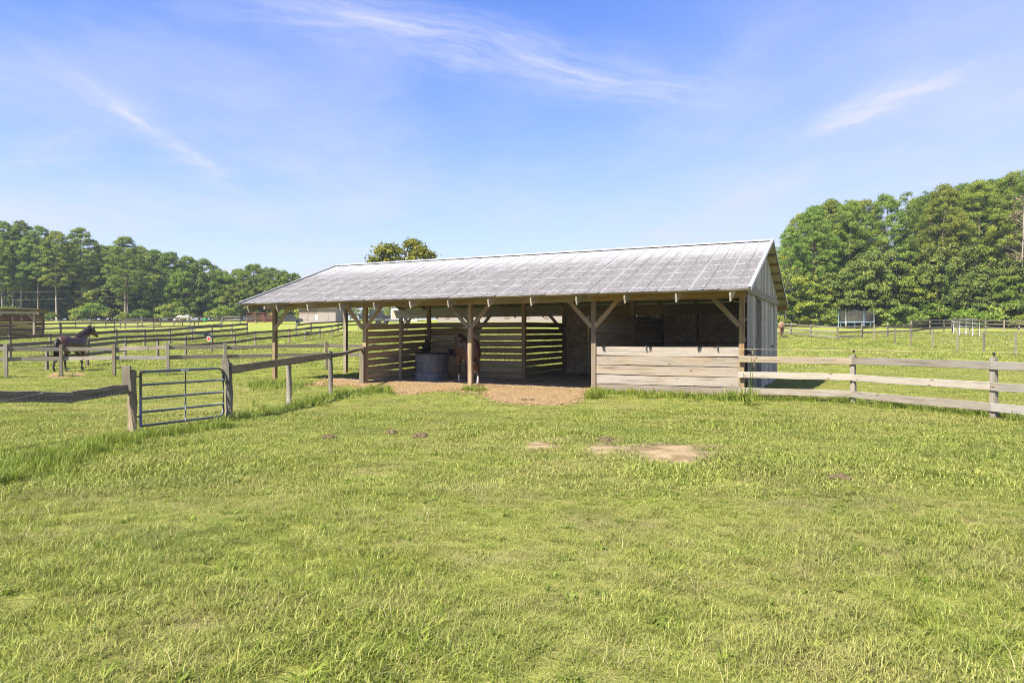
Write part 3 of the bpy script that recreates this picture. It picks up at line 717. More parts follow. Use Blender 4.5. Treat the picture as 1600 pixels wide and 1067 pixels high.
# right: three grey rails from the barn corner past the frame
pc = b2w(-0.07, -0.03); pc.z = float(terr(pc.x, pc.y))
p1, p2 = gp(1334, 631), gp(1553, 655); d = (p2 - p1)
rb = [pc, p1, p2] + [Vector((*(p2 + d * k)[:2], 0)) for k in (1, 2)]
for v in rb: v.z = float(terr(v.x, v.y))
t = fence('grey three-rail board fence from the barn corner out of the right side', rb, 1.24, (0.25, 0.66, 1.08), W_FPOST, W_RAIL, 0.115, 1, 0.17, None, skip_posts=(0,), rail_jit=0.01, wires=(1.36,))
O = Vector(rb[0])
for v in rb[1:3]: insulator(t, v - O + Vector((0, 0, 1.26)))
# left: two pale rails behind the gate, crossing to a post, then a length back to the barn, its shaded face painted as dark boards
f1 = [gp(x, y) for x, y in ((-75, 592), (10, 590.5), (95.5, 589.5), (178.5, 588), (263, 586.5), (352, 584), (510, 578))]
fence('pale two-rail board fence crossing the left pasture behind the metal gate', f1, 1.30, (0.72, 1.11), W_FPOST, W_RAIL, 0.12, -1, 0.15)
f1b = [gp(510, 578), b2w(-4 * BAY + 2.6, 5.6)]
f1b[1].z = float(terr(f1b[1].x, f1b[1].y))
fence('short two-rail fence length painted dark for shade behind the left barn bay', f1b, 1.2, (0.70, 1.1), W_FPOST, W_FAR, 0.11, -1, 0.15, skip_posts=(0,))
# front-left: sagging single rail, gate posts, metal gate, single rail up to the barn
g1, g2 = gp(206, 675), gp(357, 657)
pz = Vector((0, 0, 0))
lf = [gp(-130, 716), gp(33, 694), g1]
t = thing('rail_fence', 'sagging dark rail with wire mesh left of the metal gate', 'fence', g1); O = Vector(g1)
lp = [Vector(v) - O for v in lf]
rp = [Vector((lp[0].x, lp[0].y, lp[0].z + .87)), Vector((lp[1].x * .98, lp[1].y, lp[1].z + .72)), Vector((0, -.06, .76))]
rp[1] = Vector((lp[2].x + (lp[0].x) * .33, lp[0].y * .33, .66)); 
board('rail', rp[0], rp[1], .17, .04, W_GREY, t, rough=2, seg=7); board('rail', rp[1] + Vector((-.03, -.035, .015)), rp[2], .17, .04, W_GREY, t, rough=2, seg=7)
post('post', lp[0].x, lp[0].y, -.3, 1.0, .12, .12, W_FPOST, t)
wm = MB()
for a, c in ((rp[0], rp[1]), (rp[1], rp[2])):
    n = 22
    for k in range(n):
        p = a.lerp(c, k / n) + Vector((0, -.03, 0)); wm.tube([p + Vector((.01, 0, -.08)), p + Vector((-.01, -.004, .05))], .0025, 3, False)
    for dz in (.045, -.05): wm.tube([a + Vector((0, -.034, dz)), c + Vector((0, -.034, dz))], .003, 3, False)
wm.tube([rp[0].lerp(rp[1], .45) + Vector((0, -.04, -.1)), rp[0].lerp(rp[1], .8) + Vector((0, -.04, .07))], .006, 4, False)
wm.build('wire_mesh', WIRE, t)
for i, (g, hh, lab) in enumerate(((g1, 1.13, 'grey round gate post at the left end of the metal gate'), (g2, 1.22, 'grey round gate post at the right end of the metal gate'))):
    t = thing('gate_post', lab, 'gate post', g)
    MB().tube([(0, 0, -.3), (.01, 0, .5), (0, 0, hh - .08), (0, 0, hh - .05)], [.082, .08, .076, .06], 12).build('post', W_FPOST, t, True)
    board('cap_board', (-.02, -.09, hh - .42), (-.035 + .02 * i, -.11, hh + .02), .155, .04, W_FPOST, t, up=(1, 0, 0))
dg = (g2 - g1); dg.z = 0; Lg = dg.length; ang = math.atan2(dg.y, dg.x)
gt = thing('tube_gate', 'grey five-bar metal tube gate standing in tall grass', 'gate', g1, ang)
x0, x1, zt, zb = .17, Lg - .13, 1.03, .08
fr = [(x0, 0, zb), (x1 - .10, 0, zb), (x1 - .03, 0, zb + .03), (x1, 0, zb + .1), (x1, 0, zt - .12), (x1 - .03, 0, zt - .04), (x1 - .11, 0, zt), (x0, 0, zt)]
MB().tube(fr, .024, 8).build('frame', STEEL, gt, True)
MB().tube([(x0, 0, zb), (x0, 0, zt)], .024, 8).build('stile', STEEL, gt, True)
for zz in (.32, .56, .80): MB().tube([(x0, 0, zz), (x1, 0, zz)], .021, 8).build('bar', STEEL, gt, True)
MB().tube([((x0 + x1) / 2, -.026, zb), ((x0 + x1) / 2, -.026, zt)], .014, 6).build('upright', STEEL, gt)
for zz in (.25, .95): MB().tube([(x0, 0, zz), (.07, 0, zz)], .014, 6).build('hinge', DARKM, gt)
MB().tube([(x1, 0, .8), (x1 + .06, -.05, .74), (x1 + .12, -.03, .8)], .008, 5).build('chain', DARKM, gt)
MB().box((x0 + Lg * .42, -.027, zt - .005), (.16, .004, .045)).build('tag_plate', WHITE, gt)
sp = b2w(uL - 0.02, -0.14); sp.z = 0
r1, r2 = gp(451, 634), gp(516, 617)
t = thing('rail_fence', 'single grey rail on round posts between the metal gate and the barn', 'fence', g2); O = Vector(g2)
for (v, hh) in ((r1, 1.02), (r2, 1.24)):
    L = v - O; MB().tube([L + Vector((0, 0, -.2)), L + Vector((.012, 0, hh * .5)), L + Vector((0, 0, hh - .02)), L + Vector((0, 0, hh))], [.07, .068, .064, .05], 10).build('post', W_FPOST, t, True)
board('rail', Vector((.08, -.06, 1.02)), r2 - O + Vector((.02, -.09, 1.12)), .17, .04, W_GREY, t, rough=2)
a = r2 - O + Vector((0, -.08, 1.10)); c = sp - O + Vector((0, 0, 1.28))
MB().tube([a, a.lerp(c, .4) + Vector((0, 0, -.02)), a.lerp(c, .75), c], [.065, .06, .055, .05], 9).build('pole_rail', W_GREY, t, True)

def fpx(label, pts, ph, rails, mr=W_FAR, mp=W_FPOST, side=1, rw=0.15, n=1, psize=.12, **k):
    b = []
    for (x, y), (x2, y2) in zip(pts, pts[1:]):
        a, c = gp(x, y), gp(x2, y2)
        for j in range(n): q = a.lerp(c, j / n); q.z = float(terr(q.x, q.y)); b.append(q)
    b.append(gp(*pts[-1]))
    return fence(label, b, ph, rails, mp, mr, psize, side, rw, None, **k)
fpx('dark board fence with posts on its far side, second behind the gate', [(-20, 583), (73, 578), (137, 571), (195, 562), (246, 557), (290, 555), (331, 550), (366, 547), (399, 541), (452, 536), (477, 532), (499.5, 529), (518, 526), (537, 520)], 1.15, (0.55, 1.0), side=1, rw=.17)
fpx('dark board fence meeting the round-pen gate, third behind the metal gate', [(-60, 563), (16, 559), (79, 553), (138, 548), (182, 543), (226, 541), (265, 538.5), (300, 534), (331, 531), (362, 528), (386, 525)], 1.3, (0.72, 1.15), side=1, rw=.2)
fpx('thin dark fence in front of the little open shed', [(-60, 528), (13, 526), (95, 522.5), (179, 519.5), (240, 519), (304, 518), (345, 514)], 1.2, (0.6, 1.1), side=1)
fpx('far thin rail fence along the foot of the left woods', [(55, 516), (69, 515), (93, 515), (118, 514.5), (142, 514.5), (165, 514), (188, 513.5), (215, 513), (250, 511)], 1.2, (0.3, .7, 1.12), side=1, rw=.10)
fpx('brown far fence with a pale top rail running toward the red pen', [(196, 513.5), (222, 512), (250, 511), (285, 510), (310, 508.5), (347, 507), (375, 507), (400, 506)], 1.25, (0.75, 1.18), mr=W_RAIL, side=1, rw=.2)
fpx('short dark fence beside the pale shed seen through the left barn bay', [(463, 527), (486, 522), (528, 518.5), (560, 516), (600, 514)], 1.25, (0.7, 1.12), side=1)
# right side of the pasture
fpx('three-rail fence ending beside the tan horse', [(1200, 521), (1236, 524), (1267, 527.5), (1309, 531), (1347, 529)], 1.25, (0.25, 0.65, 1.08), mr=W_RAIL, mp=W_FPOST, side=1, rw=.13)
fpx('dark two-rail fence climbing away from the trampoline', [(1347, 529), (1387, 527), (1424, 526), (1453, 522), (1488, 520)], 1.35, (0.55, 1.05), side=1, n=1)
fpx('far dark board fence along the right woods', [(1424, 520), (1453, 518.5), (1475, 518), (1496, 518), (1515, 518), (1540, 519), (1569, 520), (1592, 520), (1625, 521), (1660, 522)], 1.35, (0.5, 0.9, 1.28), side=1, n=1)
fpx('thin post-and-wire fence crossing the right pasture', [(1365.5, 531), (1398.6, 537.5), (1423, 541), (1457, 543.5), (1496, 547.5), (1537, 550), (1587, 555), (1650, 561)], 1.35, (), mp=W_FPOST, side=1, psize=.09, wires=(0.5, 0.85, 1.2), name='wire_fence')
def tube_panels(label, a, c, n, h, bars, m, r=.025, name='pen_panel', cat='fence panel'):
    t = thing(name, label, cat, a); O = Vector(a); c = Vector(c) - O
    for k in range(n + 1):
        p = c * (k / n); MB().tube([p, p + Vector((0, 0, h))], r * 1.3, 6).build('upright', m, t)
    for k in range(n):
        for j in range(bars):
            z = .2 + (h - .22) * j / (bars - 1); MB().tube([c * (k / n) + Vector((0, 0, z)), c * ((k + 1) / n) + Vector((0, 0, z))], r, 6).build('bar', m, t)
    return t
tube_panels('silver tube livestock panels standing before the right woods', gp(1490, 522.5), gp(1530.5, 526.5), 4, 1.65, 5, SILVER, .03)
tube_panels('rusty red tube panels of the round pen beyond the left barn end', gp(386, 505), gp(426, 504.5), 3, 1.75, 5, REDM, .05)
pn = thing('pen_wall', 'dark red boarded pen wall behind the red tube panels', 'pen wall', gp(384, 504))
O = pn.location.copy(); c = gp(432, 503) - O
for k in range(4): board('board', (0, .3, .25 + k * .3), (c.x, c.y + .3, c.z + .25 + k * .3), .26, .04, W_RED, pn)
# red sign, bucket and feed pail on the fences
s = gp(327, 551)
sg = thing('sign', 'small red and white warning sign on a fence post', 'sign', s + Vector((0, -.1, .75)))
MB().box((0, 0, .15), (.22, .02, .30)).build('plate', WHITE, sg); MB().box((0, -.013, .15), (.15, .006, .2)).build('red_panel', REDP, sg)
s = gp(481, 530.5); bucket('rubber_bucket', s + Vector((0, -.15, .35)), 'black rubber bucket hung on the dark fence left of the barn', BLACK, .24, .32)
s = gp(322, 508.5); bucket('green_bucket', s + Vector((0, -.2, .5)), 'green bucket hung on the far fence near the white horse', GREEN, .3, .55)
# little tray cart in the far paddock
s = gp(318, 529)
ct = thing('tray_cart', 'low blue-grey tray cart standing in the far left paddock', 'cart', s, .2)
b = MB()
for (xa, xb) in ((-.75, .75),):
    b.quad([(-.75, -.4, .62), (.75, -.4, .45), (.6, -.3, .25), (-.6, -.3, .35)]); b.quad([(.75, .4, .45), (-.75, .4, .62), (-.6, .3, .35), (.6, .3, .25)])
    b.quad([(-.75, .4, .62), (-.75, -.4, .62), (-.6, -.3, .35), (-.6, .3, .35)]); b.quad([(.75, -.4, .45), (.75, .4, .45), (.6, .3, .25), (.6, -.3, .25)]); b.quad([(-.6, -.3, .35), (.6, -.3, .25), (.6, .3, .25), (-.6, .3, .35)])
b.build('tray', BLUEG, ct)
for y in (-.35, .35): MB().tube([(-.7, y, .55), (-1.2, y, .75), (-1.45, y, .62)], .03, 6).build('handle', DARKM, ct)
for y in (-.42, .42):
    MB().tube([(.35, y - .05, .2), (.35, y + .05, .2)], .22, 14).build('wheel', TYRE, ct)

# ------------------------------------------------------------------ little open shed on the left edge
s0, s1 = gp(-70, 527), gp(54, 525.5)
sx = (s1 - s0); Ls = sx.length
shd = thing('field_shed', 'small open-fronted red-boarded run-in shed at the left edge', 'shed', s0, math.atan2(sx.y, sx.x))
for x in (0.06, Ls * .5, Ls - .05):
    post('post', x, 0, -.3, 2.45, .15, .15, W_POST, shd); post('post', x if x < Ls - .5 else x - .35, 3.2, -.2, 2.3, .15, .15, W_RED, shd)
for k in range(11): board('back_board', (0, 3.1, .3 + k * .19), (Ls - .45, 3.1, .3 + k * .19), .17 if k % 4 else .15, .03, W_RED, shd)
for k in range(9): board('side_board', (0.0, .1, .3 + k * .22), (0.0, 3.1, .3 + k * .22), .18, .03, W_RED, shd)
board('header_beam', (-.3, -.05, 2.36), (Ls + .3, -.05, 2.36), .22, .05, W_TAIL, shd)
for sgn, x in ((-1, Ls - .05), (1, .06), (-1, Ls * .5), (1, Ls * .5)): board('knee_brace', (x, -.02, 1.7), (x + sgn * .65, -.02, 2.32), .11, .05, W_TAIL, shd, up=(-sgn * .7, 0, .7))
nsp = 8
for k in range(nsp):
    xa = -.5 + (Ls + 1.1) * k / nsp; b = MB(); xb = xa + (Ls + 1.1) / nsp - .01
    b.box(((xa + xb) / 2, 1.6, 2.62), (xb - xa, 4.6, .03), Matrix.Rotation(-.045, 3, 'X')); b.box((xa + .03, 1.6, 2.645), (.04, 4.6, .03), Matrix.Rotation(-.045, 3, 'X')); b.build('roof_panel', BROWN, shd)
for k in range(6): board('rafter', (.1 + (Ls - .2) * k / 5, -.5, 2.56), (.1 + (Ls - .2) * k / 5, 3.6, 2.42), .12, .05, W_TAIL, shd)

# ------------------------------------------------------------------ far buildings and vehicles seen past and through the barn
def building(name, label, px0, px1, py, h, depth, mw, mtop, roof_h, cols=4):
    a, c = gp(px0, py), gp(px1, py); d = c - a; L = d.length
    t = thing(name, label, 'building', a, math.atan2(d.y, d.x))
    for k in range(cols):
        x0 = L * k / cols; x1 = L * (k + 1) / cols - .02
        MB().box(((x0 + x1) / 2, .05, h * .30 - .1), (x1 - x0, .1, h * .6 + .2)).build('wall_panel', mw, t)
        MB().box(((x0 + x1) / 2, .05, h * .80 + .01), (x1 - x0, .1, h * .4)).build('upper_panel', mtop if k < cols / 2 else mw, t)
    b = MB()
    for x in (0, L): b.box((x, depth / 2, h / 2 - .1), (.1, depth, h + .2))
    b.box((L / 2, depth, h / 2 - .1), (L, .1, h + .2)); b.build('wall', mw, t)
    b = MB(); e = .4
    for (ya, yb) in ((-e, depth / 2), (depth + e, depth / 2)):
        b.quad([(-e, ya, h - .1), (L + e, ya, h - .1), (L + e, yb, h + roof_h), (-e, yb, h + roof_h)]); b.quad([(-e, ya, h), (L + e, ya, h), (L + e, yb, h + roof_h + .1), (-e, yb, h + roof_h + .1)])
    b.build('roof', BROWN, t)
    return t, L
t, L = building('pale_shed', 'pale boarded shed with a brown upper front beyond the left barn bay', 467.5, 524, 504, 2.5, 5, PINK, BROWN, 1.0)
for k in range(3): MB().box((L * (.18 + .3 * k), -.02, .9), (.5, .05, .9)).build('batten_panel', WHITE if k % 2 else PINK, t)
t, L = building('long_pale_barn', 'long low whitish barn far behind the stalls', 684, 905, 503, 1.9, 7, PINK, PINK, .5, 9)
for k in range(7): MB().box((L * (.07 + .14 * k), -.02, .95), (.9, .06, .8)).build('window', BROWN, t)
def truck(name, label, px, py, rz, body, sc=1.0):
    t = thing(name, label, 'vehicle', gp(px, py), rz)
    b = MB(); pr = [(-2.6, .45), (-2.6, 1.0), (-1.0, 1.05), (-.9, 1.75), (-.6, 1.85), (.7, 1.82), (1.3, 1.15), (2.5, 1.02), (2.65, .8), (2.65, .45)]
    n = len(pr); L_ = [(x, -.9, z) for x, z in pr]; R_ = [(x, .9, z) for x, z in pr]
    for k in range(n): k2 = (k + 1) % n; b.quad([L_[k], R_[k], R_[k2], L_[k2]])
    b.quad(L_); b.quad(R_[::-1]); b.build('body', body, t)
    for y in (-.905, .905): MB().quad; m = MB(); m.quad([(-.75, y, 1.15), (.95, y, 1.15), (.6, y, 1.72), (-.6, y, 1.72)]); m.build('window', GLASS, t)
    for x in (-1.7, 1.7):
        for y in (-.85, .85): MB().tube([(x, y - .12, .38), (x, y + .12, .38)], .38, 14).build('wheel', TYRE, t)
    t.scale = (sc,) * 3
    return t
truck('parked_truck', 'dark parked pickup truck beyond the barn, left of the white trailer', 588, 503.5, .1, BLACK, 1.15)
truck('farm_truck', 'dark farm truck parked beside the pale shed', 452, 506, .25, DARKM, .8)
s = gp(632, 506)
tr = thing('horse_trailer', 'white horse trailer with a dark side window beyond the stalls', 'trailer', s, .08)
b = MB(); b.box((0, 0, 1.35), (4.2, 2.0, 1.9)); b.box((0, 0, 2.36), (4.0, 1.8, .12)); b.build('body', WHITE, tr)
MB().box((.9, -1.01, 1.75), (.7, .04, .5)).build('window', GLASS, tr)
for x in (-.5, .5):
    for y in (-.95, .95): MB().tube([(x, y - .1, .36), (x, y + .1, .36)], .36, 14).build('wheel', TYRE, tr)
MB().tube([(2.1, 0, .5), (3.4, 0, .5)], .06, 6).build('hitch', DARKM, tr)
s = gp(597, 507); fl = thing('flat_trailer', 'low pale flatbed trailer in front of the dark pickup', 'trailer', s, .05)
MB().box((0, 0, .72), (5.4, 1.9, .16)).build('deck', ZINC, fl); MB().box((0, -.97, .6), (5.4, .05, .2)).build('side_rail', DARKM, fl)
for x in (-.6, .5):
    for y in (-.8, .8): MB().tube([(x, y - .1, .33), (x, y + .1, .33)], .32, 12).build('wheel', TYRE, fl)
# utility pole with wires
s = gp(199, 502)
up = thing('utility_pole', 'thin wooden utility pole in front of the left woods', 'utility pole', s)
hp = (502 - 451) * s.y / F
MB().tube([(0, 0, -.5), (0, 0, hp * .5), (.05, 0, hp)], [.15, .13, .10], 8).build('pole', W_FPOST, up, True)
MB().tube([(-.12, -.16, hp - .5), (-.12, -.16, hp - .1)], .09, 8).build('insulator', SILVER, up)
pw = thing('power_line', 'two sagging power lines crossing before the left woods', 'power line', s + Vector((0, 0, hp)))
for dz, sag in ((-.15, .6), (-1.5, .8)):
    P0, P1 = Vector((-62, -14, dz - 1.2)), Vector((46, 8, dz - 1.3))
    for a, c in ((P0, Vector((0, -.1, dz))), (Vector((0, -.1, dz)), P1)):
        MB().tube([a.lerp(c, q_) + Vector((0, 0, -sag * 4 * q_ * (1 - q_))) for q_ in np.linspace(0, 1, 9)], .008, 4, False).build('wire', WIRE, pw)
# trampoline
s = gp(1337.5, 513)
R = 24 * s.y / F
tm = thing('trampoline', 'round trampoline with black net at the edge of the right woods', 'trampoline', s)
ring = lambda r, z, n=28: [(r * math.cos(2 * PI * k / n), r * math.sin(2 * PI * k / n), z) for k in range(n + 1)]
MB().tube(ring(R, .75), .09, 6, False).build('frame', BLUEF, tm)
b = MB(); b.quad([p for p in ring(R - .1, .77)[:-1]]); b.build('mat', BLACK, tm)
b = MB(); n = 40
for k in range(n):
    a, c = 2 * PI * k / n, 2 * PI * (k + 1) / n; top = lambda q: 2.45 - .32 * abs(math.sin(q * 3))
    b.quad([(R * math.cos(a), R * math.sin(a), .8), (R * math.cos(c), R * math.sin(c), .8), (R * math.cos(c), R * math.sin(c), top(c)), (R * math.cos(a), R * math.sin(a), top(a))])
b.build('net', NET, tm)
for k in range(6):
    a = 2 * PI * k / 6 - PI / 2; x, y = (R + .08) * math.cos(a), (R + .08) * math.sin(a)
    MB().tube([(x, y, .1), (x, y, 2.5)], .055, 6).build('pole', BLUEF if k % 2 == 0 else SILVER, tm)
    a += PI / 6; x, y = R * math.cos(a), R * math.sin(a); MB().tube([(x, y, 0), (x, y, .75)], .05, 6).build('leg', BLUEF, tm)

# ------------------------------------------------------------------ horses
def coat(name, base, dark, sock=None, sockz=0.0, points=0.55):
    def fn(t):
        co = t.node('ShaderNodeTexCoord').outputs['Object']; s = t.node('ShaderNodeSeparateXYZ'); t.put(s.inputs[0], co); z = s.outputs[2]
        n = t.noise(co, 2.2, 4); f = t.noise(t.map(co, scale=(14, 30, 30)), 2, 3)
        c = t.mix(n, tuple(x * .8 for x in base), tuple(x * 1.2 for x in base))
        c = t.mix(t.math('MULTIPLY', t.math('SUBTRACT', 1.0, t.sstep(z, points - .25, points + .2)), .85), c, dark)
        if sock: c = t.mix(t.math('MULTIPLY', t.math('GREATER_THAN', t.math('MULTIPLY', s.outputs[1], s.outputs[0]), .02), t.math('SUBTRACT', 1.0, t.sstep(z, sockz - .03, sockz + .03))), c, sock)
        c = t.mix(t.math('SUBTRACT', 1.0, t.sstep(z, .065, .085)), c, (0.07, 0.06, 0.05))
        return c, t.bump(f, .15, .01)
    return M(name, fn, 0.42, 0.4)
EYEM = flat('horse eye', (0.01, 0.008, 0.006), 0.15, 0.6)
def loft(b, rings, n=12):
    """rings: (centre, half width sideways, half height, tangent)"""
    idx = []
    for i, (c, ry, rz) in enumerate(rings):
        c = Vector(c); t = (Vector(rings[min(i + 1, len(rings) - 1)][0]) - Vector(rings[max(i - 1, 0)][0])).normalized()
        y = Vector((0, 1, 0)) - t * t.y
        if y.length < .2: y = Vector((1, 0, 0)) - t * t.x
        y.normalize(); z = t.cross(y); base = len(b.v)
        for k in range(n):
            a = 2 * PI * k / n; b.v.append(tuple(c + y * (math.cos(a) * ry) + z * (math.sin(a) * rz)))
        idx.append(base)
    for r0, r1 in zip(idx, idx[1:]):
        for k in range(n): k2 = (k + 1) % n; b.f.append([r0 + k, r0 + k2, r1 + k2, r1 + k]); b.uv += [(0, 0)] * 4
    b.f.append([idx[0] + k for k in range(n)][::-1]); b.f.append([idx[-1] + k for k in range(n)]); b.uv += [(0, 0)] * (2 * n)
def horse(label, loc, rz, mcoat, mhair, neck, head, legs, scale=1.0, vox=.022, tail_swing=0.0, mane=True):
    """neck: points from chest to poll; head: (poll, muzzle); legs: four foot offsets (front l, front r, hind l, hind r)"""
    t = thing('horse', label, 'horse', loc, rz)
    b = MB()
    loft(b, [((-.86, 0, 1.26), .06, .12), ((-.79, 0, 1.24), .17, .22), ((-.62, 0, 1.235), .265, .30), ((-.42, 0, 1.225), .285, .315), ((-.12, 0, 1.175), .275, .30), ((.15, 0, 1.145), .275, .325), ((.38, 0, 1.16), .255, .355), ((.55, 0, 1.19), .215, .32), ((.70, 0, 1.16), .16, .23), ((.77, 0, 1.12), .08, .12)], 16)
    nk = [Vector(p) for p in neck]; m = len(nk)
    loft(b, [(p, .17 - .085 * i / (m - 1), .29 - .155 * i / (m - 1)) for i, p in enumerate(nk)], 14)
    p0, p1 = Vector(head[0]), Vector(head[1]); dh = (p1 - p0); hl = dh.normalized()
    perp = Vector((hl.z, 0, -hl.x)); perp = perp if perp.z < 0 else -perp
    H = lambda s, o: p0 + dh * s + perp * o
    loft(b, [(H(-.06, 0), .06, .07), (H(.08, .02), .10, .135), (H(.25, .035), .108, .155), (H(.42, .03), .095, .135), (H(.62, .015), .07, .10), (H(.82, .005), .062, .08), (H(.95, .0), .058, .07), (H(1.0, .0), .035, .045)], 12)
    for sy in (1, -1):
        e0 = p0 + Vector((0, sy * .065, .02)) - perp * .06
        loft(b, [(e0, .032, .032), (e0 - perp * .07 - hl * .02 + Vector((0, sy * .012, 0)), .034, .022), (e0 - perp * .17 - hl * .03 + Vector((0, sy * .02, 0)), .008, .008)], 8)
    feet = []
    for j, (fx, sy) in enumerate(((legs[0], 1), (legs[1], -1))):
        lift = .06 if abs(fx) > .3 else 0
        kx = .50 + fx * .5 + (.05 if fx > .1 else 0)
        ft = Vector((.50 + fx, sy * .13, .0 + max(0, -.0)))
        loft(b, [((.42, sy * .14, 1.05), .11, .17), ((.46, sy * .155, .86), .088, .12), ((.48 + fx * .25, sy * .145, .68), .066, .082), ((kx, sy * .135, .47), .056, .06), ((kx + (fx * .5) * .25, sy * .13, .40), .042, .045), ((.50 + fx * .85, sy * .13, .22), .033, .037), ((.50 + fx * .92, sy * .13, .155), .043, .048), ((.53 + fx, sy * .13, .09), .038, .042), ((.55 + fx, sy * .13, .055), .056, .062), ((.565 + fx, sy * .13, -.01), .064, .072)], 10)
    for j, (fx, sy) in enumerate(((legs[2], 1), (legs[3], -1))):
        hx = -.74 + fx * .6
        loft(b, [((-.58, sy * .14, 1.22), .13, .24), ((-.54 + fx * .1, sy * .165, 1.02), .135, .215), ((-.53 + fx * .25, sy * .165, .84), .10, .145), ((-.62 + fx * .4, sy * .15, .68), .07, .09), ((hx, sy * .135, .545), .056, .068), ((hx + .02 + fx * .1, sy * .13, .45), .044, .052), ((-.72 + fx * .9, sy * .13, .24), .036, .041), ((-.71 + fx * .95, sy * .13, .165), .045, .05), ((-.68 + fx, sy * .13, .095), .039, .043), ((-.66 + fx, sy * .13, .055), .056, .062), ((-.645 + fx, sy * .13, -.01), .064, .072)], 10)
    tmp = bpy.data.objects.new('horse_body', b.mesh('horse_body', mcoat)); COL.objects.link(tmp)
    rm = tmp.modifiers.new('r', 'REMESH'); rm.mode = 'VOXEL'; rm.voxel_size = vox; rm.use_smooth_shade = True
    sm = tmp.modifiers.new('s', 'SMOOTH'); sm.factor = .5; sm.iterations = 4
    dg_ = bpy.context.evaluated_depsgraph_get(); me = bpy.data.meshes.new_from_object(tmp.evaluated_get(dg_)); bpy.data.objects.remove(tmp)
    me.materials.clear(); me.materials.append(mcoat); me.name = 'horse_body'
    link(bpy.data.objects.new('body', me), t)
    tl = MB(); sw = tail_swing
    for k in range(7):
        a = 2 * PI * k / 7; ox, oy = .045 * math.cos(a), .05 * math.sin(a)
        tl.tube([(-.84, oy * .4, 1.40), (-.93 + ox, oy + sw * .2, 1.25), (-.97 + ox, oy * 1.3 + sw * .5, .95), (-.96 + ox * 1.2, oy * 1.4 + sw * .8, .66), (-.93 + ox * .6, oy * .8 + sw, .42)], [.03, .045, .055, .045, .008], 6)
    tl.build('tail', mhair, t, True)
    if mane:
        mn = MB(); R_ = random.Random(3)
        for k in range(26):
            s = k / 25 * (m - 1); i = min(int(s), m - 2); p = nk[i].lerp(nk[i + 1], s - i); tt = (nk[i + 1] - nk[i]).normalized()
            up_ = Vector((-tt.z, 0, tt.x)); up_ = up_ if up_.z > 0 or up_.x < 0 else -up_
            rr = .29 - .155 * s / (m - 1); q0 = p + up_ * (rr * .93)
            mn.tube([q0 - up_ * .05, q0 + up_ * .035 + Vector((0, -.02, 0)), q0 + Vector((R_.uniform(-.03, .03), -.10, -.08)), q0 + Vector((R_.uniform(-.05, .03), -.13, -.22 - R_.uniform(0, .08)))], [.03, .035, .028, .006], 5)
        fl_ = p0 - perp * .10
        for k in range(4): mn.tube([fl_, fl_ + hl * .08 + Vector((0, .03 * (k - 1.5), 0)), fl_ + hl * (.24) + perp * .06 + Vector((0, .045 * (k - 1.5), 0))], [.025, .025, .006], 5)
        mn.build('mane', mhair, t, True)
    for sy in (1, -1):
        c = H(.33, -.045) + Vector((0, sy * .098, 0)); bm = bmesh.new(); bmesh.ops.create_icosphere(bm, subdivisions=2, radius=.022)
        me = bpy.data.meshes.new('eye'); bm.to_mesh(me); bm.free(); me.materials.append(EYEM); o = link(bpy.data.objects.new('eye', me), t); o.location = c
    t.scale = (scale,) * 3
    return t
BAYC = coat('bay coat', (0.085, 0.038, 0.018), (0.016, 0.012, 0.01), (0.5, 0.46, 0.42), .30, .68)
DARKC = coat('dark bay coat', (0.062, 0.030, 0.018), (0.015, 0.011, 0.009), (0.4, 0.36, 0.32), .13)
DUNC = coat('tan coat', (0.32, 0.19, 0.095), (0.15, 0.10, 0.06))
WHC = coat('white coat', (0.36, 0.33, 0.28), (0.24, 0.215, 0.18))
HAIRB = flat('black horse hair', (0.02, 0.016, 0.013), 0.5, 0.3); HAIRR = flat('reddish tail hair', (0.10, 0.045, 0.024), 0.5, 0.3)
HAIRT = flat('brown tail hair', (0.17, 0.10, 0.06), 0.6); HAIRW = flat('pale horse hair', (0.6, 0.55, 0.47), 0.6)
hp_ = at(113, 31.4)
horse('dark bay horse walking to the right behind the pale left fence', hp_, math.radians(84), DARKC, HAIRB, [(.35, 0, 1.30), (.55, 0, 1.44), (.80, 0, 1.62), (1.02, 0, 1.78), (1.14, 0, 1.87)], ((1.17, 0, 1.85), (1.58, 0, 1.50)), (.28, -.12, -.22, .16), 1.03)
hp_ = gp(729, 601.0)
horse('bay horse with a white sock drinking at the tub behind a barn post', hp_ + Vector((0.0, 0.3, 0)), math.radians(111), BAYC, HAIRR, [(.35, 0, 1.28), (.58, 0, 1.34), (.82, 0, 1.42), (1.02, 0, 1.48), (1.15, 0, 1.50)], ((1.17, 0, 1.48), (1.38, 0, .98)), (.02, -.06, .05, -.06), 1.02, mane=True)
hp_ = gp(1221, 527)
horse('tan horse grazing with its tail toward the camera right of the barn', hp_, math.radians(70), DUNC, HAIRT, [(.38, 0, 1.2), (.62, 0, 1.14), (.88, 0, .98), (1.05, 0, .78), (1.12, 0, .62)], ((1.13, 0, .6), (1.28, 0, .08)), (.12, -.1, .1, -.1), .95, .03)
hp_ = gp(287, 510)
horse('white horse grazing far off behind the left fences', hp_, math.radians(200), WHC, HAIRW, [(.38, 0, 1.2), (.62, 0, 1.14), (.88, 0, .98), (1.05, 0, .78), (1.12, 0, .62)], ((1.13, 0, .6), (1.28, 0, .08)), (.12, -.1, .1, -.1), 1.05, .04)

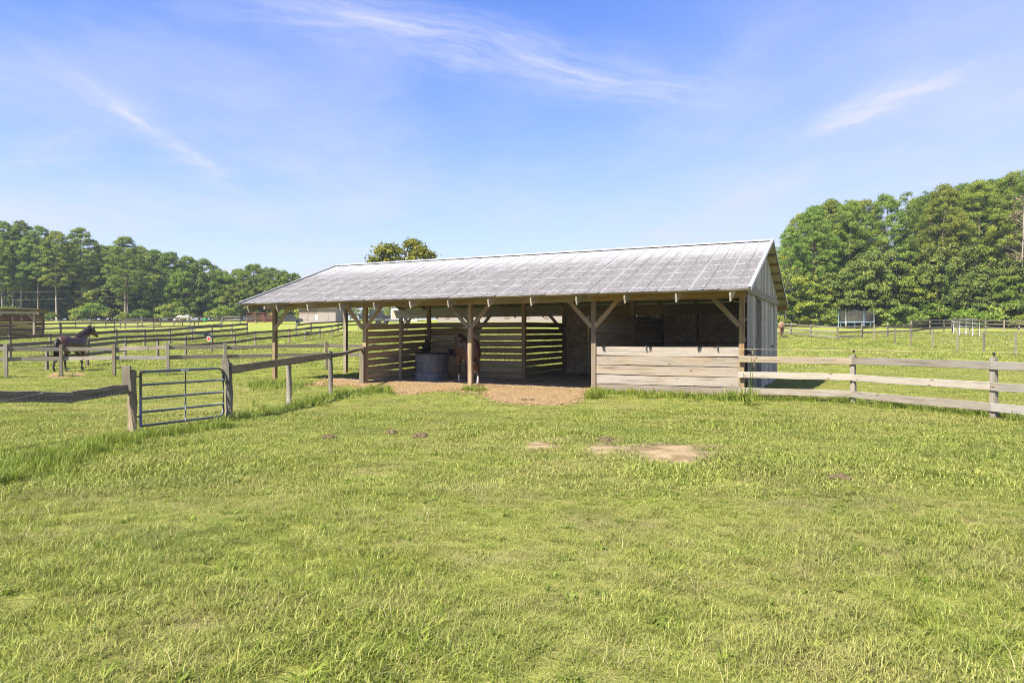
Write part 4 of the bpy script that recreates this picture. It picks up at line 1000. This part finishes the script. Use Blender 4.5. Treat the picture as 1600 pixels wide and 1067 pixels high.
# ------------------------------------------------------------------ trees
def crown_mesh(name, env, nclump, leaves, lsize, m, seed, clump_r, flat_=0.75, shape='quad', up_bias=.4, lim=None):
    """leaf-sized faces in clumps spread through a crown.  env(t) -> radius at height t in 0..1 of the crown; returns mesh and clump centres"""
    R = np.random.default_rng(seed); C = []; tries = 0
    while len(C) < nclump and tries < 4000:
        tries += 1; t = R.random(); a = R.random() * 2 * PI; rr = env(t)
        rad = rr * math.sqrt(R.uniform(.12, 1.0)); z = t * lim[1] + lim[0]
        c = np.array([rad * math.cos(a), rad * math.sin(a), z]); cr = clump_r * R.uniform(.6, 1.25)
        if all(np.linalg.norm((c - d) / (1, 1, flat_)) > .40 * (cr + e) * .8 for d, e, _ in C[-60:]): C.append((c, cr, R.random()))
    per = max(8, leaves // max(1, len(C))); vs = []; tint = []
    for c, cr, ct in C:
        k = int(per * (cr / clump_r) ** 2)
        d = R.normal(size=(k, 3)); d /= np.linalg.norm(d, axis=1)[:, None]
        d[:, 2] = np.where(d[:, 2] < -.35, -d[:, 2] * .6, d[:, 2])
        r = cr * (R.uniform(.3, 1.0, k) ** .6) * np.where(R.random(k) < .12, R.uniform(1.0, 1.45, k), 1.0) * (1 + .22 * np.sin(d[:, 0] * 5 + ct * 9) * np.cos(d[:, 1] * 6 + ct * 5))
        p = c + d * r[:, None] * np.array([1, 1, flat_])
        n = d * .7 + R.normal(size=(k, 3)) * .55 + np.array([0, 0, up_bias]); n /= np.linalg.norm(n, axis=1)[:, None]
        a = np.cross(n, R.normal(size=(k, 3))); a /= np.linalg.norm(a, axis=1)[:, None]; b_ = np.cross(n, a)
        s = (lsize * R.uniform(.6, 1.35, k))[:, None]
        if shape == 'quad': q = np.stack([p - a * s, p + b_ * s * .55, p + a * s, p - b_ * s * .55], 1)
        else: q = np.stack([p - a * s * 1.35, p + b_ * s * .26, p + a * s * 1.35, p - b_ * s * .26], 1)
        vs.append(q.reshape(-1, 3)); ti = np.clip(R.normal(.30 + .4 * ct, .2, k), 0, 1); tint.append(np.repeat(ti, 4))
    v = np.concatenate(vs); ti = np.concatenate(tint); nf = len(v) // 4
    col = np.stack([ti, ti, ti, np.ones_like(ti)], 1)
    return mesh_np(name, v, np.arange(nf * 4), np.full(nf, 4), m, False, None, col), [c for c, _, _ in C]
def trunk_mesh(name, h, r, cents, m, seed, nl=10, lean=.3, zmin=.2):
    R = random.Random(seed); b = MB(); n = 6; ph = R.random() * 6
    ax = [Vector((lean * math.sin(ph + i * .9) * i / n, lean * math.cos(ph + i * 1.1) * i / n, h * i / n - (.4 if i == 0 else 0))) for i in range(n + 1)]
    b.tube(ax, [r * 1.35] + [r * (1 - .85 * i / n) for i in range(1, n + 1)], 8)
    cs = list(cents); R.shuffle(cs)
    for c in cs[:nl]:
        c = Vector(c); z = max(h * zmin, c.z - Vector((c.x, c.y, 0)).length * R.uniform(.35, .8)); z = min(z, h * .93); k = z / h * n; i = min(int(k), n - 1); p = ax[i].lerp(ax[i + 1], k - i)
        rr = r * (1 - .85 * z / h); b.tube([p, p.lerp(c, .5) + Vector((0, 0, .08 * (c - p).length)), c], [rr * .45, rr * .28, rr * .08], 5, False)
    return b.mesh(name, m, True)
KIND = {}
def kind(key, h, r, m, bark, env, nclump, leaves, lsize, clump_r, seed, z0, flat_=.75, shape='quad', trunk_r=.2, nl=10, zmin=.2, up=.4):
    cm, cs = crown_mesh('crown', env, nclump, leaves, lsize, m, seed, clump_r, flat_, shape, up, (z0, h - z0 - clump_r * flat_ * .7))
    KIND.setdefault(key, []).append((h, cm, trunk_mesh('trunk', h * .97 - clump_r * .4, trunk_r, cs, bark, seed, nl, .35, zmin)))
_pine = lambda R: (lambda t: R * float(np.interp(t, [0, .12, .35, .6, .8, .93, 1], [.45, .8, 1.0, .88, .62, .36, .12])))
_broad = lambda R: (lambda t: R * (.55 + .5 * math.sin(PI * (t * .85 + .1))) * (1 if t < .8 else .3 + 3.5 * (1 - t)))
_full = lambda R: (lambda t: R * math.sqrt(max(.04, 1 - (t * 1.02 - .12) ** 2 * 1.05)))
for s in range(4):
    kind('pine_tall', 22, 4, [L_PINE, L_PINE, L_PINE2, L_PINE][s], [BARKP, BARK, BARKP, BARK][s], _pine(4.3 + .35 * (s % 3)), 270, 50000, .13, .66, 20 + s, 6.8 + s * .8, .8, 'needle', .24, 26, .4)
for s in range(4):
    kind('pine_full', 21, 4, [L_PINE, L_PINE2, L_PINE, L_PINE2][s], BARK, _pine(4.3 + .3 * (s % 2)), 300, 52000, .12, .68, 40 + s, 3.2 + s * 1.1, .9, 'needle', .26, 26, .2)
for s in range(4):
    kind('broad', 15, 4, [L_BROAD, L_FRESH, L_BLUE, L_BROAD][s], BARK2, _broad(4.6 + .3 * s), 190, 40000, .125, .85, 60 + s, 1.8, .8, 'quad', .25, 14)
for s in range(4):
    kind('under', 7, 3, [L_FRESH, L_BLUE, L_BROAD, L_PINE2][s], BARK2, _full(3.0 + .25 * s), 110, 26000, .105, .56, 80 + s, .5, .85, 'quad', .13, 10)
for s in range(3):
    kind('bush', 2.6, 1.6, [L_FRESH, L_BROAD, L_PINE2][s], BARK2, _full(1.7), 22, 5000, .11, .6, 100 + s, .25, .85, 'quad', .06, 6)
kind('olive', 9.6, 3, L_OLIVE, BARK2, _broad(3.3), 70, 20000, .13, .8, 131, 3.4, .9, 'quad', .2, 22)
kind('bare', 19, 3, L_DEAD, BARKP, _pine(2.6), 24, 900, .2, 1.0, 141, 9, .7, 'needle', .22, 24, .4)

kind('sparse', 19, 3, L_PINE, BARK, _pine(2.4), 40, 3600, .16, .7, 143, 8, .8, 'needle', .18, 26, .4)

DESC = {'sparse': ('thin sparse pine', 'pine tree'), 'pine_tall': ('tall pine with a bare trunk', 'pine tree'), 'pine_full': ('full-crowned pine', 'pine tree'), 'broad': ('leafy broad tree', 'tree'), 'under': ('low leafy tree', 'tree'), 'bush': ('low bush', 'bush'), 'olive': ('round yellow-green tree', 'tree'), 'bare': ('thin half-dead pine', 'pine tree')}
NAME = {'sparse': 'sparse_pine', 'pine_tall': 'pine_tree', 'pine_full': 'pine_tree', 'broad': 'broadleaf_tree', 'under': 'understory_tree', 'bush': 'bush', 'olive': 'yellow_green_tree', 'bare': 'half_dead_pine'}
def tree(key, px, Y, top=None, h=None, var=None, label=None, group=None, wide=1.0, seed=0):
    """top: the row of the photograph the crown reaches"""
    R = random.Random(hash((key, round(px), round(Y), seed)) & 0xffffff)
    p = at(px, Y)
    if top is not None: h = EYE + (HY - top) * Y / F - p.z
    vi = R.randrange(len(KIND[key])) if var is None else var
    h0, cm, tmh = KIND[key][vi]; s = h / h0
    t = thing(NAME[key], label or (DESC[key][0] + ' in the woods'), DESC[key][1], p, R.random() * 6.28, group)
    link(bpy.data.objects.new('trunk', tmh), t); link(bpy.data.objects.new('crown', cm), t)
    sw = (s ** .75) * wide if key != 'bush' else s * wide
    t.scale = (sw * R.uniform(.92, 1.1), sw * R.uniform(.92, 1.1), s)
    return t
ORD = 'first second third fourth fifth sixth seventh eighth ninth tenth eleventh twelfth thirteenth fourteenth fifteenth sixteenth seventeenth eighteenth nineteenth twentieth'.split()
def nth(i): return ORD[i] if i < 20 else 'twenty-' + ORD[i - 20] if i < 29 else 'thirtieth' if i == 29 else 'thirty-' + ORD[i - 30]
interp = lambda x, pts: float(np.interp(x, [a for a, _ in pts], [b for _, b in pts]))
TL = [(-120, 335), (0, 342), (35, 345), (62, 352), (75, 372), (88, 362), (105, 376), (127, 356), (145, 372), (160, 384), (185, 380), (195, 370), (215, 376), (235, 390), (285, 392), (330, 408), (345, 418), (390, 412), (420, 414), (455, 426), (470, 440), (520, 452), (700, 462)]
TR = [(1205, 400), (1225, 365), (1240, 345), (1255, 325), (1290, 312), (1340, 306), (1385, 303), (1412, 318), (1440, 300), (1465, 287), (1520, 283), (1545, 275), (1580, 268), (1640, 258), (1800, 250)]
GL, GLR, GR_, GRR = 'trees of the left woods', 'trees of the back row of the left woods', 'pines of the right woods', 'trees of the back row of the right woods'
# left woods: named pines with bare trunks, then the leafy edge, then the rows behind
for px, top, lab in ((4, 345, 'tall pine at the left edge of the picture'), (33, 344, 'broad-topped tall pine above the little shed'), (88, 361, 'tall pine second to the right of the little shed'), (127, 355, 'tall straight pine with a long bare pale trunk'), (20, 358, 'tall pine behind the little shed roof'), (196, 369, 'slim pine rising above the utility pole'), (60, 352, 'tall pine between the little shed and the pale-trunked pine')):
    tree('pine_tall', px, 139 + (px % 4), top, label=lab, var=(px // 4) % 4)
tree('pine_tall', -45, 150, 336, label='tall pine just outside the left edge'); tree('pine_tall', -95, 152, 338, label='tall pine far outside the left edge')
for i, px in enumerate((160, 178, 218, 240, 265, 292, 318, 345, 372, 398, 422, 446, 468)):
    tree('broad', px, 150 + (i * 7) % 9, interp(px, TL) + (i % 3) * 3, var=i % 4, wide=.95, label=('leafy tree at the foot of the left barn roof' if px == 468 else None) or 'leafy broad tree at the left woods edge, %s from the utility pole toward the barn' % nth(i), group=GL)
for i, px in enumerate(range(-130, 480, 17)):
    tree('under', px + (i * 13) % 9, 143 + (i * 5) % 6, h=(5.0 if px < 150 else 6.5) + (i * 37 % 10) * .45, var=(i * 3) % 4, wide=1.05, label='low leafy tree along the left woods edge, %s counted from the far left' % nth(i), group='low trees along the left woods')
for i, px in enumerate(range(-140, 490, 24)):
    tree('broad' if i % 3 else 'pine_full', px + (i * 11) % 13, 158 + (i * 7) % 8, interp(px, TL) + 14 + (i * 29) % 16, label='tree of the back row of the left woods', group=GLR)
for i, px in enumerate(range(-120, 470, 30)):
    tree('broad', px + (i * 7) % 11, 146 + (i * 3) % 4, interp(px, TL) + 48 + (i * 17) % 22, var=(i + 1) % 4, label='middle-height leafy tree inside the left woods, %s counted from the far left' % nth(i), group='middle trees of the left woods')
for i, px in enumerate(range(-150, 500, 22)):
    tree('under', px, 172, h=9, label='tree deep in the left woods', group='trees deep in the left woods', wide=1.3)
# row closing the view far behind the barn
for i, px in enumerate(range(484, 1215, 26)):
    tree('under' if px < 640 else 'broad', px + (i * 7) % 11, 205 + (i * 11) % 25, h=(6.5 if px < 640 else 9) + (i * 31 % 7) * .4, label='tree of the far row behind the barn', group='far trees behind the barn')
tree('olive', 633, 72, 374, label='round yellow-green tree rising behind the barn roof', wide=1.2)
# right woods
for i, (px, dt) in enumerate(((1234, 0), (1252, 4), (1272, 2), (1300, 0), (1328, 2), (1352, 6), (1384, 0), (1432, 4), (1452, 2), (1476, 0), (1504, 2), (1528, 0), (1556, 3), (1584, 0), (1612, 0), (1650, 0), (1700, 4), (1750, 0))):
    tree('pine_full', px, 103 + (i * 5) % 9, interp(px, TR) + dt, var=i % 4, wide=.92, label={1234: 'full pine nearest the barn gable', 1384: 'tall pine standing beside the sky gap'}.get(px, 'full-crowned pine in the right woods, %s counted from the barn gable' % nth(i)), group=None if px in (1234, 1384) else GR_)
for i, px in enumerate((1262, 1296, 1336, 1446, 1480, 1515, 1545, 1580, 1620, 1665, 1720)):
    tree('pine_tall', px, 116 + (i * 3) % 7, interp(px, TR) + 8, var=i % 4, label='tall pine standing behind the front pines, %s counted from the barn gable' % nth(i), group='tall pines behind the right woods edge')
tree('bare', 1597, 100, 300, label='thin half-dead brown pine at the right edge'); tree('sparse', 1418, 108, 297, label='thin sparse-topped pine at the gap in the right woods', wide=.8)
for i, (px, h, v) in enumerate(((1228, 8.5, 3), (1246, 7, 0), (1262, 6, 3), (1290, 7.5, 3), (1312, 8, 1), (1352, 9.5, 1), (1372, 11, 1), (1400, 9.0, 3), (1420, 8.0, 3), (1440, 8, 0), (1462, 9, 1), (1480, 12, 1), (1502, 8, 1), (1525, 7.5, 2), (1548, 8.5, 1), (1570, 7, 0), (1592, 10, 1), (1618, 9, 1), (1650, 8, 0), (1690, 9, 1))):
    tree('under', px, 97.5 + (i * 3) % 5, h=h, var=v, wide=.98, label='leafy low tree before the right pines, %s counted from the barn gable' % nth(i), group='low trees along the right woods')
for i, px in enumerate(list(range(1212, 1372, 24)) + list(range(1432, 1760, 24))):
    tree('broad', px, 122 + (i * 7) % 9, h=11 + (i * 13) % 5, label='tree of the back row of the right woods', group=GRR, var=(i + 2) % 4)
for i, px in enumerate(range(1222, 1700, 19)):
    if 1316 < px < 1362 or i % 5 in (1, 3): continue
    tree('bush', px + (i * 5) % 7, 92 + (i * 7) % 5, h=1.0 + (i * 11 % 7) * .38, var=i % 3, wide=1.2, label='low bush at the foot of the right woods', group='bushes at the foot of the right woods')
for i, px in enumerate(range(-60, 470, 23)):
    if i % 3 == 1: continue
    tree('bush', px + (i * 5) % 9, 136 + (i * 3) % 3, h=1.2 + (i * 11 % 5) * .6, var=i % 3, wide=1.2, label='low bush at the foot of the left woods', group='bushes at the foot of the left woods')

# ------------------------------------------------------------------ manure heaps
def heap(px, py, r, h, label, m=DUNG):
    bm = bmesh.new(); R_ = random.Random(int(px)); r *= .7; h *= .6
    for k in range(14):
        a = R_.random() * 6.28; q = r * math.sqrt(R_.random()); mt = Matrix.Translation((q * math.cos(a), q * math.sin(a), h * (1 - q / r) * R_.random() + .01)) @ Matrix.Rotation(R_.random() * 3, 4, 'X')
        bmesh.ops.create_icosphere(bm, subdivisions=1, radius=.035 + .03 * R_.random(), matrix=mt)
    for v in bm.verts: v.co += Vector([R_.uniform(-.008, .008) for _ in range(3)])
    me = bpy.data.meshes.new('manure'); bm.to_mesh(me); bm.free(); me.materials.append(m); o = link(bpy.data.objects.new('manure_pile', me)); o.location = gp(px, py)
    return tag(o, label, 'manure')
heap(656, 684, .2, .07, 'brown manure pile in the grass left of the straw patch'); heap(514, 686, .16, .05, 'small dry manure pile in the grass farthest left')
heap(947, 690, .16, .07, 'dark manure pile on the pale straw patch'); heap(1316, 751, .13, .06, 'dark manure pile in the grass at lower right')
heap(842, 597.5, .25, .05, 'dark manure scattered on the shaded barn floor'); heap(822, 627, .3, .07, 'brown manure on the sunlit dirt before the barn')
heap(612, 678, .1, .04, 'little brown manure pile between the gate and the straw patch')

# ------------------------------------------------------------------ grass
def clump(name, n, rad, hlo, hhi, wd, m, seed, bend=.5, dryfrac=0.0):
    R = np.random.default_rng(seed); V_, Fc, C_ = [], [], []
    for k in range(n):
        a = R.random() * 6.28; r = rad * math.sqrt(R.random()); b = np.array([r * math.cos(a), r * math.sin(a), -.01])
        h = R.uniform(hlo, hhi); d = R.random() * 6.28; dr = np.array([math.cos(d), math.sin(d), 0]); sd_ = np.array([-dr[1], dr[0], 0]); be = bend * R.uniform(.3, 1.5) * h
        ti = R.normal(.48, .30) if R.random() > dryfrac else R.uniform(.85, 1.0)
        w_ = wd * R.uniform(.6, 1.3); i = len(V_)
        p1 = b + np.array([0, 0, h * .55]) + dr * be * .3; p2 = b + np.array([0, 0, h * (1 - .25 * min(1, be / h))]) + dr * be
        V_ += [b - sd_ * w_ * .5, b + sd_ * w_ * .5, p1 + sd_ * w_ * .45, p1 - sd_ * w_ * .45, p2]; C_ += [np.clip(ti, 0, 1)] * 5
        Fc += [[i, i + 1, i + 2, i + 3], [i + 3, i + 2, i + 4]]
    c = np.array(C_); col = np.stack([c, c, c, np.ones_like(c)], 1)
    return bpy.data.objects.new(name, mesh_np(name, V_, [q for f in Fc for q in f], [len(f) for f in Fc], m, False, None, col))
def coll(name, objs):
    c = bpy.data.collections.new(name)
    for o in objs: c.objects.link(o)
    return c
def scatter(name, pts, idx, scl, collection, label=None):
    """one object that sets grass tufts on points (geometry nodes)"""
    n = len(pts); me = bpy.data.meshes.new(name); me.vertices.add(n); me.vertices.foreach_set('co', np.asarray(pts, np.float32).ravel())
    for nm, ty, dat in (('idx', 'INT', np.asarray(idx, np.int32)), ('scl', 'FLOAT', np.asarray(scl, np.float32)), ('rz', 'FLOAT', RNG.random(n).astype(np.float32) * 6.283)):
        at_ = me.attributes.new(nm, ty, 'POINT'); at_.data.foreach_set('value', dat)
    o = link(bpy.data.objects.new(name, me)); o['kind'] = 'stuff'
    ng = bpy.data.node_groups.new(name, 'GeometryNodeTree'); ng.interface.new_socket('Geometry', in_out='INPUT', socket_type='NodeSocketGeometry'); ng.interface.new_socket('Geometry', in_out='OUTPUT', socket_type='NodeSocketGeometry')
    N = ng.nodes; L = ng.links; gi = N.new('NodeGroupInput'); go = N.new('NodeGroupOutput'); ip = N.new('GeometryNodeInstanceOnPoints'); ci = N.new('GeometryNodeCollectionInfo')
    ci.inputs['Collection'].default_value = collection; ci.inputs['Separate Children'].default_value = True; ci.inputs['Reset Children'].default_value = True
    def attr(nm, ty):
        a = N.new('GeometryNodeInputNamedAttribute'); a.data_type = ty; a.inputs['Name'].default_value = nm; return a.outputs['Attribute']
    cx = N.new('ShaderNodeCombineXYZ'); L.new(attr('rz', 'FLOAT'), cx.inputs[2]); er = N.new('FunctionNodeEulerToRotation'); L.new(cx.outputs[0], er.inputs[0])
    L.new(gi.outputs[0], ip.inputs['Points']); L.new(ci.outputs[0], ip.inputs['Instance']); ip.inputs['Pick Instance'].default_value = True
    L.new(attr('idx', 'INT'), ip.inputs['Instance Index']); L.new(er.outputs[0], ip.inputs['Rotation']); L.new(attr('scl', 'FLOAT'), ip.inputs['Scale']); L.new(ip.outputs[0], go.inputs[0])
    md = o.modifiers.new('tufts', 'NODES'); md.node_group = ng
    return o
near = coll('near tufts', [clump('a%d' % k, 42, .12, .025, .08, .0055, L_GRASS, 200 + k, 1.7, .2) for k in range(4)] + [clump('b%d' % k, 26, .10, .04, .12, .0065, L_GRASS, 210 + k, 1.1, .1) for k in range(3)] + [clump('c0', 9, .16, .08, .20, .0035, L_DRY, 220, 2.2), clump('w0', 10, .05, .05, .10, .022, L_TALL, 221, 2.2)])
mids = coll('mid tufts', [clump('d%d' % k, 58, .24, .03, .09, .011, L_GRASS, 230 + k, 1.5, .16) for k in range(4)] + [clump('e%d' % k, 38, .22, .05, .12, .013, L_GRASS, 240 + k, 1.0, .1) for k in range(2)])
fars = coll('far tufts', [clump('f%d' % k, 60, .5, .05, .12, .03, L_GRASS, 250 + k, .6, .12) for k in range(4)])
talls = coll('tall tufts', [clump('g%d' % k, 44, .16, .14, .42, .011, L_TALL, 260 + k, .55) for k in range(4)] + [clump('h%d' % k, 30, .2, .10, .26, .014, L_TALL, 270 + k, .8) for k in range(2)])
def band(y0, y1, dens, margin=1.18):
    A = 2 * (margin * .73 * y1 + 4.5) * (y1 - y0); n = int(A * dens)
    y = RNG.uniform(y0, y1, n); x = RNG.uniform(-1, 1, n) * (margin * .73 * y1 + 4.5)
    k = np.abs(x) < margin * .73 * y + 4.5; x, y = x[k], y[k]
    return x, y
def keepgrass(x, y):
    u = (x - BO.x) * cY + (y - BO.y) * sY; v = -(x - BO.x) * sY + (y - BO.y) * cY
    inside = (u > -8.4) & (u < .1) & (v > .05) & (v < 8.3)
    d = dirt_amt(x, y); s = straw_amt(x, y)
    return ~inside & (d < RNG.normal(.06, .4, len(x))) & (s < RNG.normal(-.08, .13, len(x)))
def lay(x, y): return np.stack([x, y, terr(x, y)], 1)
x, y = band(0.6, 7.5, 200); k = keepgrass(x, y); x, y = x[k], y[k]; n = len(x)
lush = fbm(x, y, .55, 9); ix = np.where(RNG.random(n) < .06, np.where(RNG.random(n) < .45, 8, 7), np.where(RNG.random(n) < np.clip((lush - .36) * 2.3, .08, .8), RNG.integers(4, 7, n), RNG.integers(0, 4, n)))
scatter('grass', lay(x, y), ix, RNG.uniform(.7, 1.2, n) * (.42 + .6 * lush), near)
x, y = band(7.3, 16, 80); k = keepgrass(x, y); x, y = x[k], y[k]; n = len(x); lush = fbm(x, y, .55, 9)
scatter('grass', lay(x, y), np.where(RNG.random(n) < np.clip((lush - .38) * 2.4, .05, .8), RNG.integers(4, 6, n), RNG.integers(0, 4, n)), RNG.uniform(.7, 1.2, n) * (.45 + .6 * lush), mids)
x, y = band(15.8, 34, 34, 1.1); k = keepgrass(x, y); x, y = x[k], y[k]; n = len(x); lush = fbm(x, y, .4, 9)
scatter('grass', lay(x, y), RNG.integers(0, 5, n), RNG.uniform(.7, 1.15, n) * (.32 + .55 * lush), mids)
x, y = band(33.5, 80, 5, 1.1); k = keepgrass(x, y); x, y = x[k], y[k]; n = len(x)
scatter('grass', lay(x, y), RNG.integers(0, 4, n), RNG.uniform(.5, 1.0, n), fars)
P_ = np.array(STRAW_POLY); x = RNG.uniform(P_[:, 0].min() - .8, P_[:, 0].max() + .5, 4000); y = RNG.uniform(P_[:, 1].min() - .3, P_[:, 1].max() + .4, 4000)
k = straw_amt(x, y) > RNG.normal(-.12, .15, len(x)); x, y = x[k][:900], y[k][:900]
scatter('straw_litter', lay(x, y), RNG.integers(0, 2, len(x)), RNG.uniform(.6, 1.1, len(x)), coll('straw tufts', [clump('s%d' % k, 16, .14, .02, .06, .007, L_DRY, 300 + k, 4.0) for k in range(2)]))
# hay scraps on the barn floor and the dirt before it
u_, v_ = RNG.uniform(-12.3, -4.4, 420), RNG.uniform(-1.0, 7.8, 420); x = BO.x + u_ * cY - v_ * sY; y = BO.y + u_ * sY + v_ * cY; pts = lay(x, y); pts[:, 2] += .04
scatter('hay_scraps', pts, RNG.integers(0, 2, len(x)), RNG.uniform(.5, 1.1, len(x)), coll('hay tufts', [clump('t%d' % k, 12, .16, .02, .05, .007, L_DRY, 310 + k, 4.0) for k in range(2)]))
# clods and chips on the dirt
def clod(k):
    bm = bmesh.new(); bmesh.ops.create_icosphere(bm, subdivisions=1, radius=.03); R_ = random.Random(k)
    for v in bm.verts: v.co += Vector([R_.uniform(-.012, .012) for _ in range(3)]); v.co.z *= .6
    me = bpy.data.meshes.new('clod'); bm.to_mesh(me); bm.free(); me.materials.append(DIRT); return bpy.data.objects.new('clod%d' % k, me)
clods = coll('clods', [clod(k) for k in range(5)])
P_ = np.array(DIRT_POLY); x = RNG.uniform(P_[:, 0].min(), P_[:, 0].max(), 26000); y = RNG.uniform(P_[:, 1].min(), P_[:, 1].max(), 26000)
k = dirt_amt(x, y) > RNG.normal(.02, .1, len(x)); x, y = x[k], y[k]; pts = lay(x, y); pts[:, 2] += .02
scatter('dirt_clods', pts, RNG.integers(0, 5, len(x)), RNG.uniform(.35, 1, len(x)) ** 2 * 1.7, clods)
# uncut tall grass along the gate line, round posts and under the half wall
TP, TS = [], []
def along(a, b, n, w_, s0, s1):
    a, b = np.array(a[:2]), np.array(b[:2])
    t = RNG.random(n); p = a + (b - a) * t[:, None] + RNG.normal(0, w_, (n, 2)); TP.append(p); TS.append(RNG.uniform(s0, s1, n))
def spot(px, py, n, w_, s0, s1): q = gp(px, py); along(q, q, n, w_, s0, s1)
along(gp(-60, 772), gp(60, 728), 150, .26, .45, .75); along(gp(60, 728), gp(195, 692), 170, .2, .45, .8); along(gp(195, 692), gp(357, 668), 170, .14, .35, .65)
along(gp(357, 660), gp(450, 640), 80, .22, .4, .75); along(gp(450, 638), gp(565, 613), 110, .3, .4, .75); spot(590, 613, 26, .22, .6, 1.0); spot(427, 602, 60, .5, .5, .9); spot(440, 606, 40, .6, .5, .8)
along(b2w(-BAY, -.12), b2w(0, -.12), 110, .10, .4, .8); along(b2w(-BAY - .2, -.35), b2w(.4, -.4), 90, .3, .35, .65); spot(1157, 626, 26, .2, .8, 1.3); along(pc, p1, 90, .14, .4, .75); along(p1, p2, 100, .16, .4, .75); along(p2, rb[3], 60, .16, .4, .8)
spot(738, 611, 20, .22, .5, .8); spot(928, 622, 20, .2, .5, .9)
for p in f1: along(p, p, 8, .15, .4, .8)
TPA = np.concatenate(TP); TSA = np.concatenate(TS)
scatter('tall_grass', lay(TPA[:, 0], TPA[:, 1]), RNG.integers(0, 6, len(TPA)), TSA, talls)
# the seeding weed that stands at the barn corner
q = gp(1168, 634)
wd_ = thing('tall_weed', 'tall seeding weed standing at the barn corner before the fence', 'weed', q)
for k in range(5):
    hx, hy, hh = random.uniform(-.3, .3), random.uniform(-.2, .2), (1.25, .95, .7, .8, .55)[k]
    MB().tube([(hx * .2, hy * .2, 0), (hx * .5, hy * .5, hh * .5), (hx, hy, hh)], [.008, .007, .004], 5).build('stem', L_TALL, wd_)
    if k < 2:
        MB().tube([(hx, hy, hh - .02), (hx + .01, hy, hh + .08), (hx, hy, hh + .2)], [.006, .018, .004], 6).build('seed_head', L_DRY, wd_)
o = clump('leaves', 26, .14, .2, .6, .022, L_TALL, 291, .8); link(o, wd_)

# ------------------------------------------------------------------ the air
hm = bpy.data.materials.new('haze'); hm.use_nodes = True; ht_ = NT(hm.node_tree); ht_.n.clear()
ho = ht_.node('ShaderNodeOutputMaterial'); pv = ht_.node('ShaderNodeVolumePrincipled'); pv.inputs['Color'].default_value = (0.80, 0.88, 1.0, 1); pv.inputs['Density'].default_value = 0.00035; pv.inputs['Anisotropy'].default_value = 0.2
ht_.l.new(pv.outputs[0], ho.inputs['Volume'])
hz = MB().box((0, 430, 24), (880, 980, 51)).build('haze', hm); hz['kind'] = 'stuff'
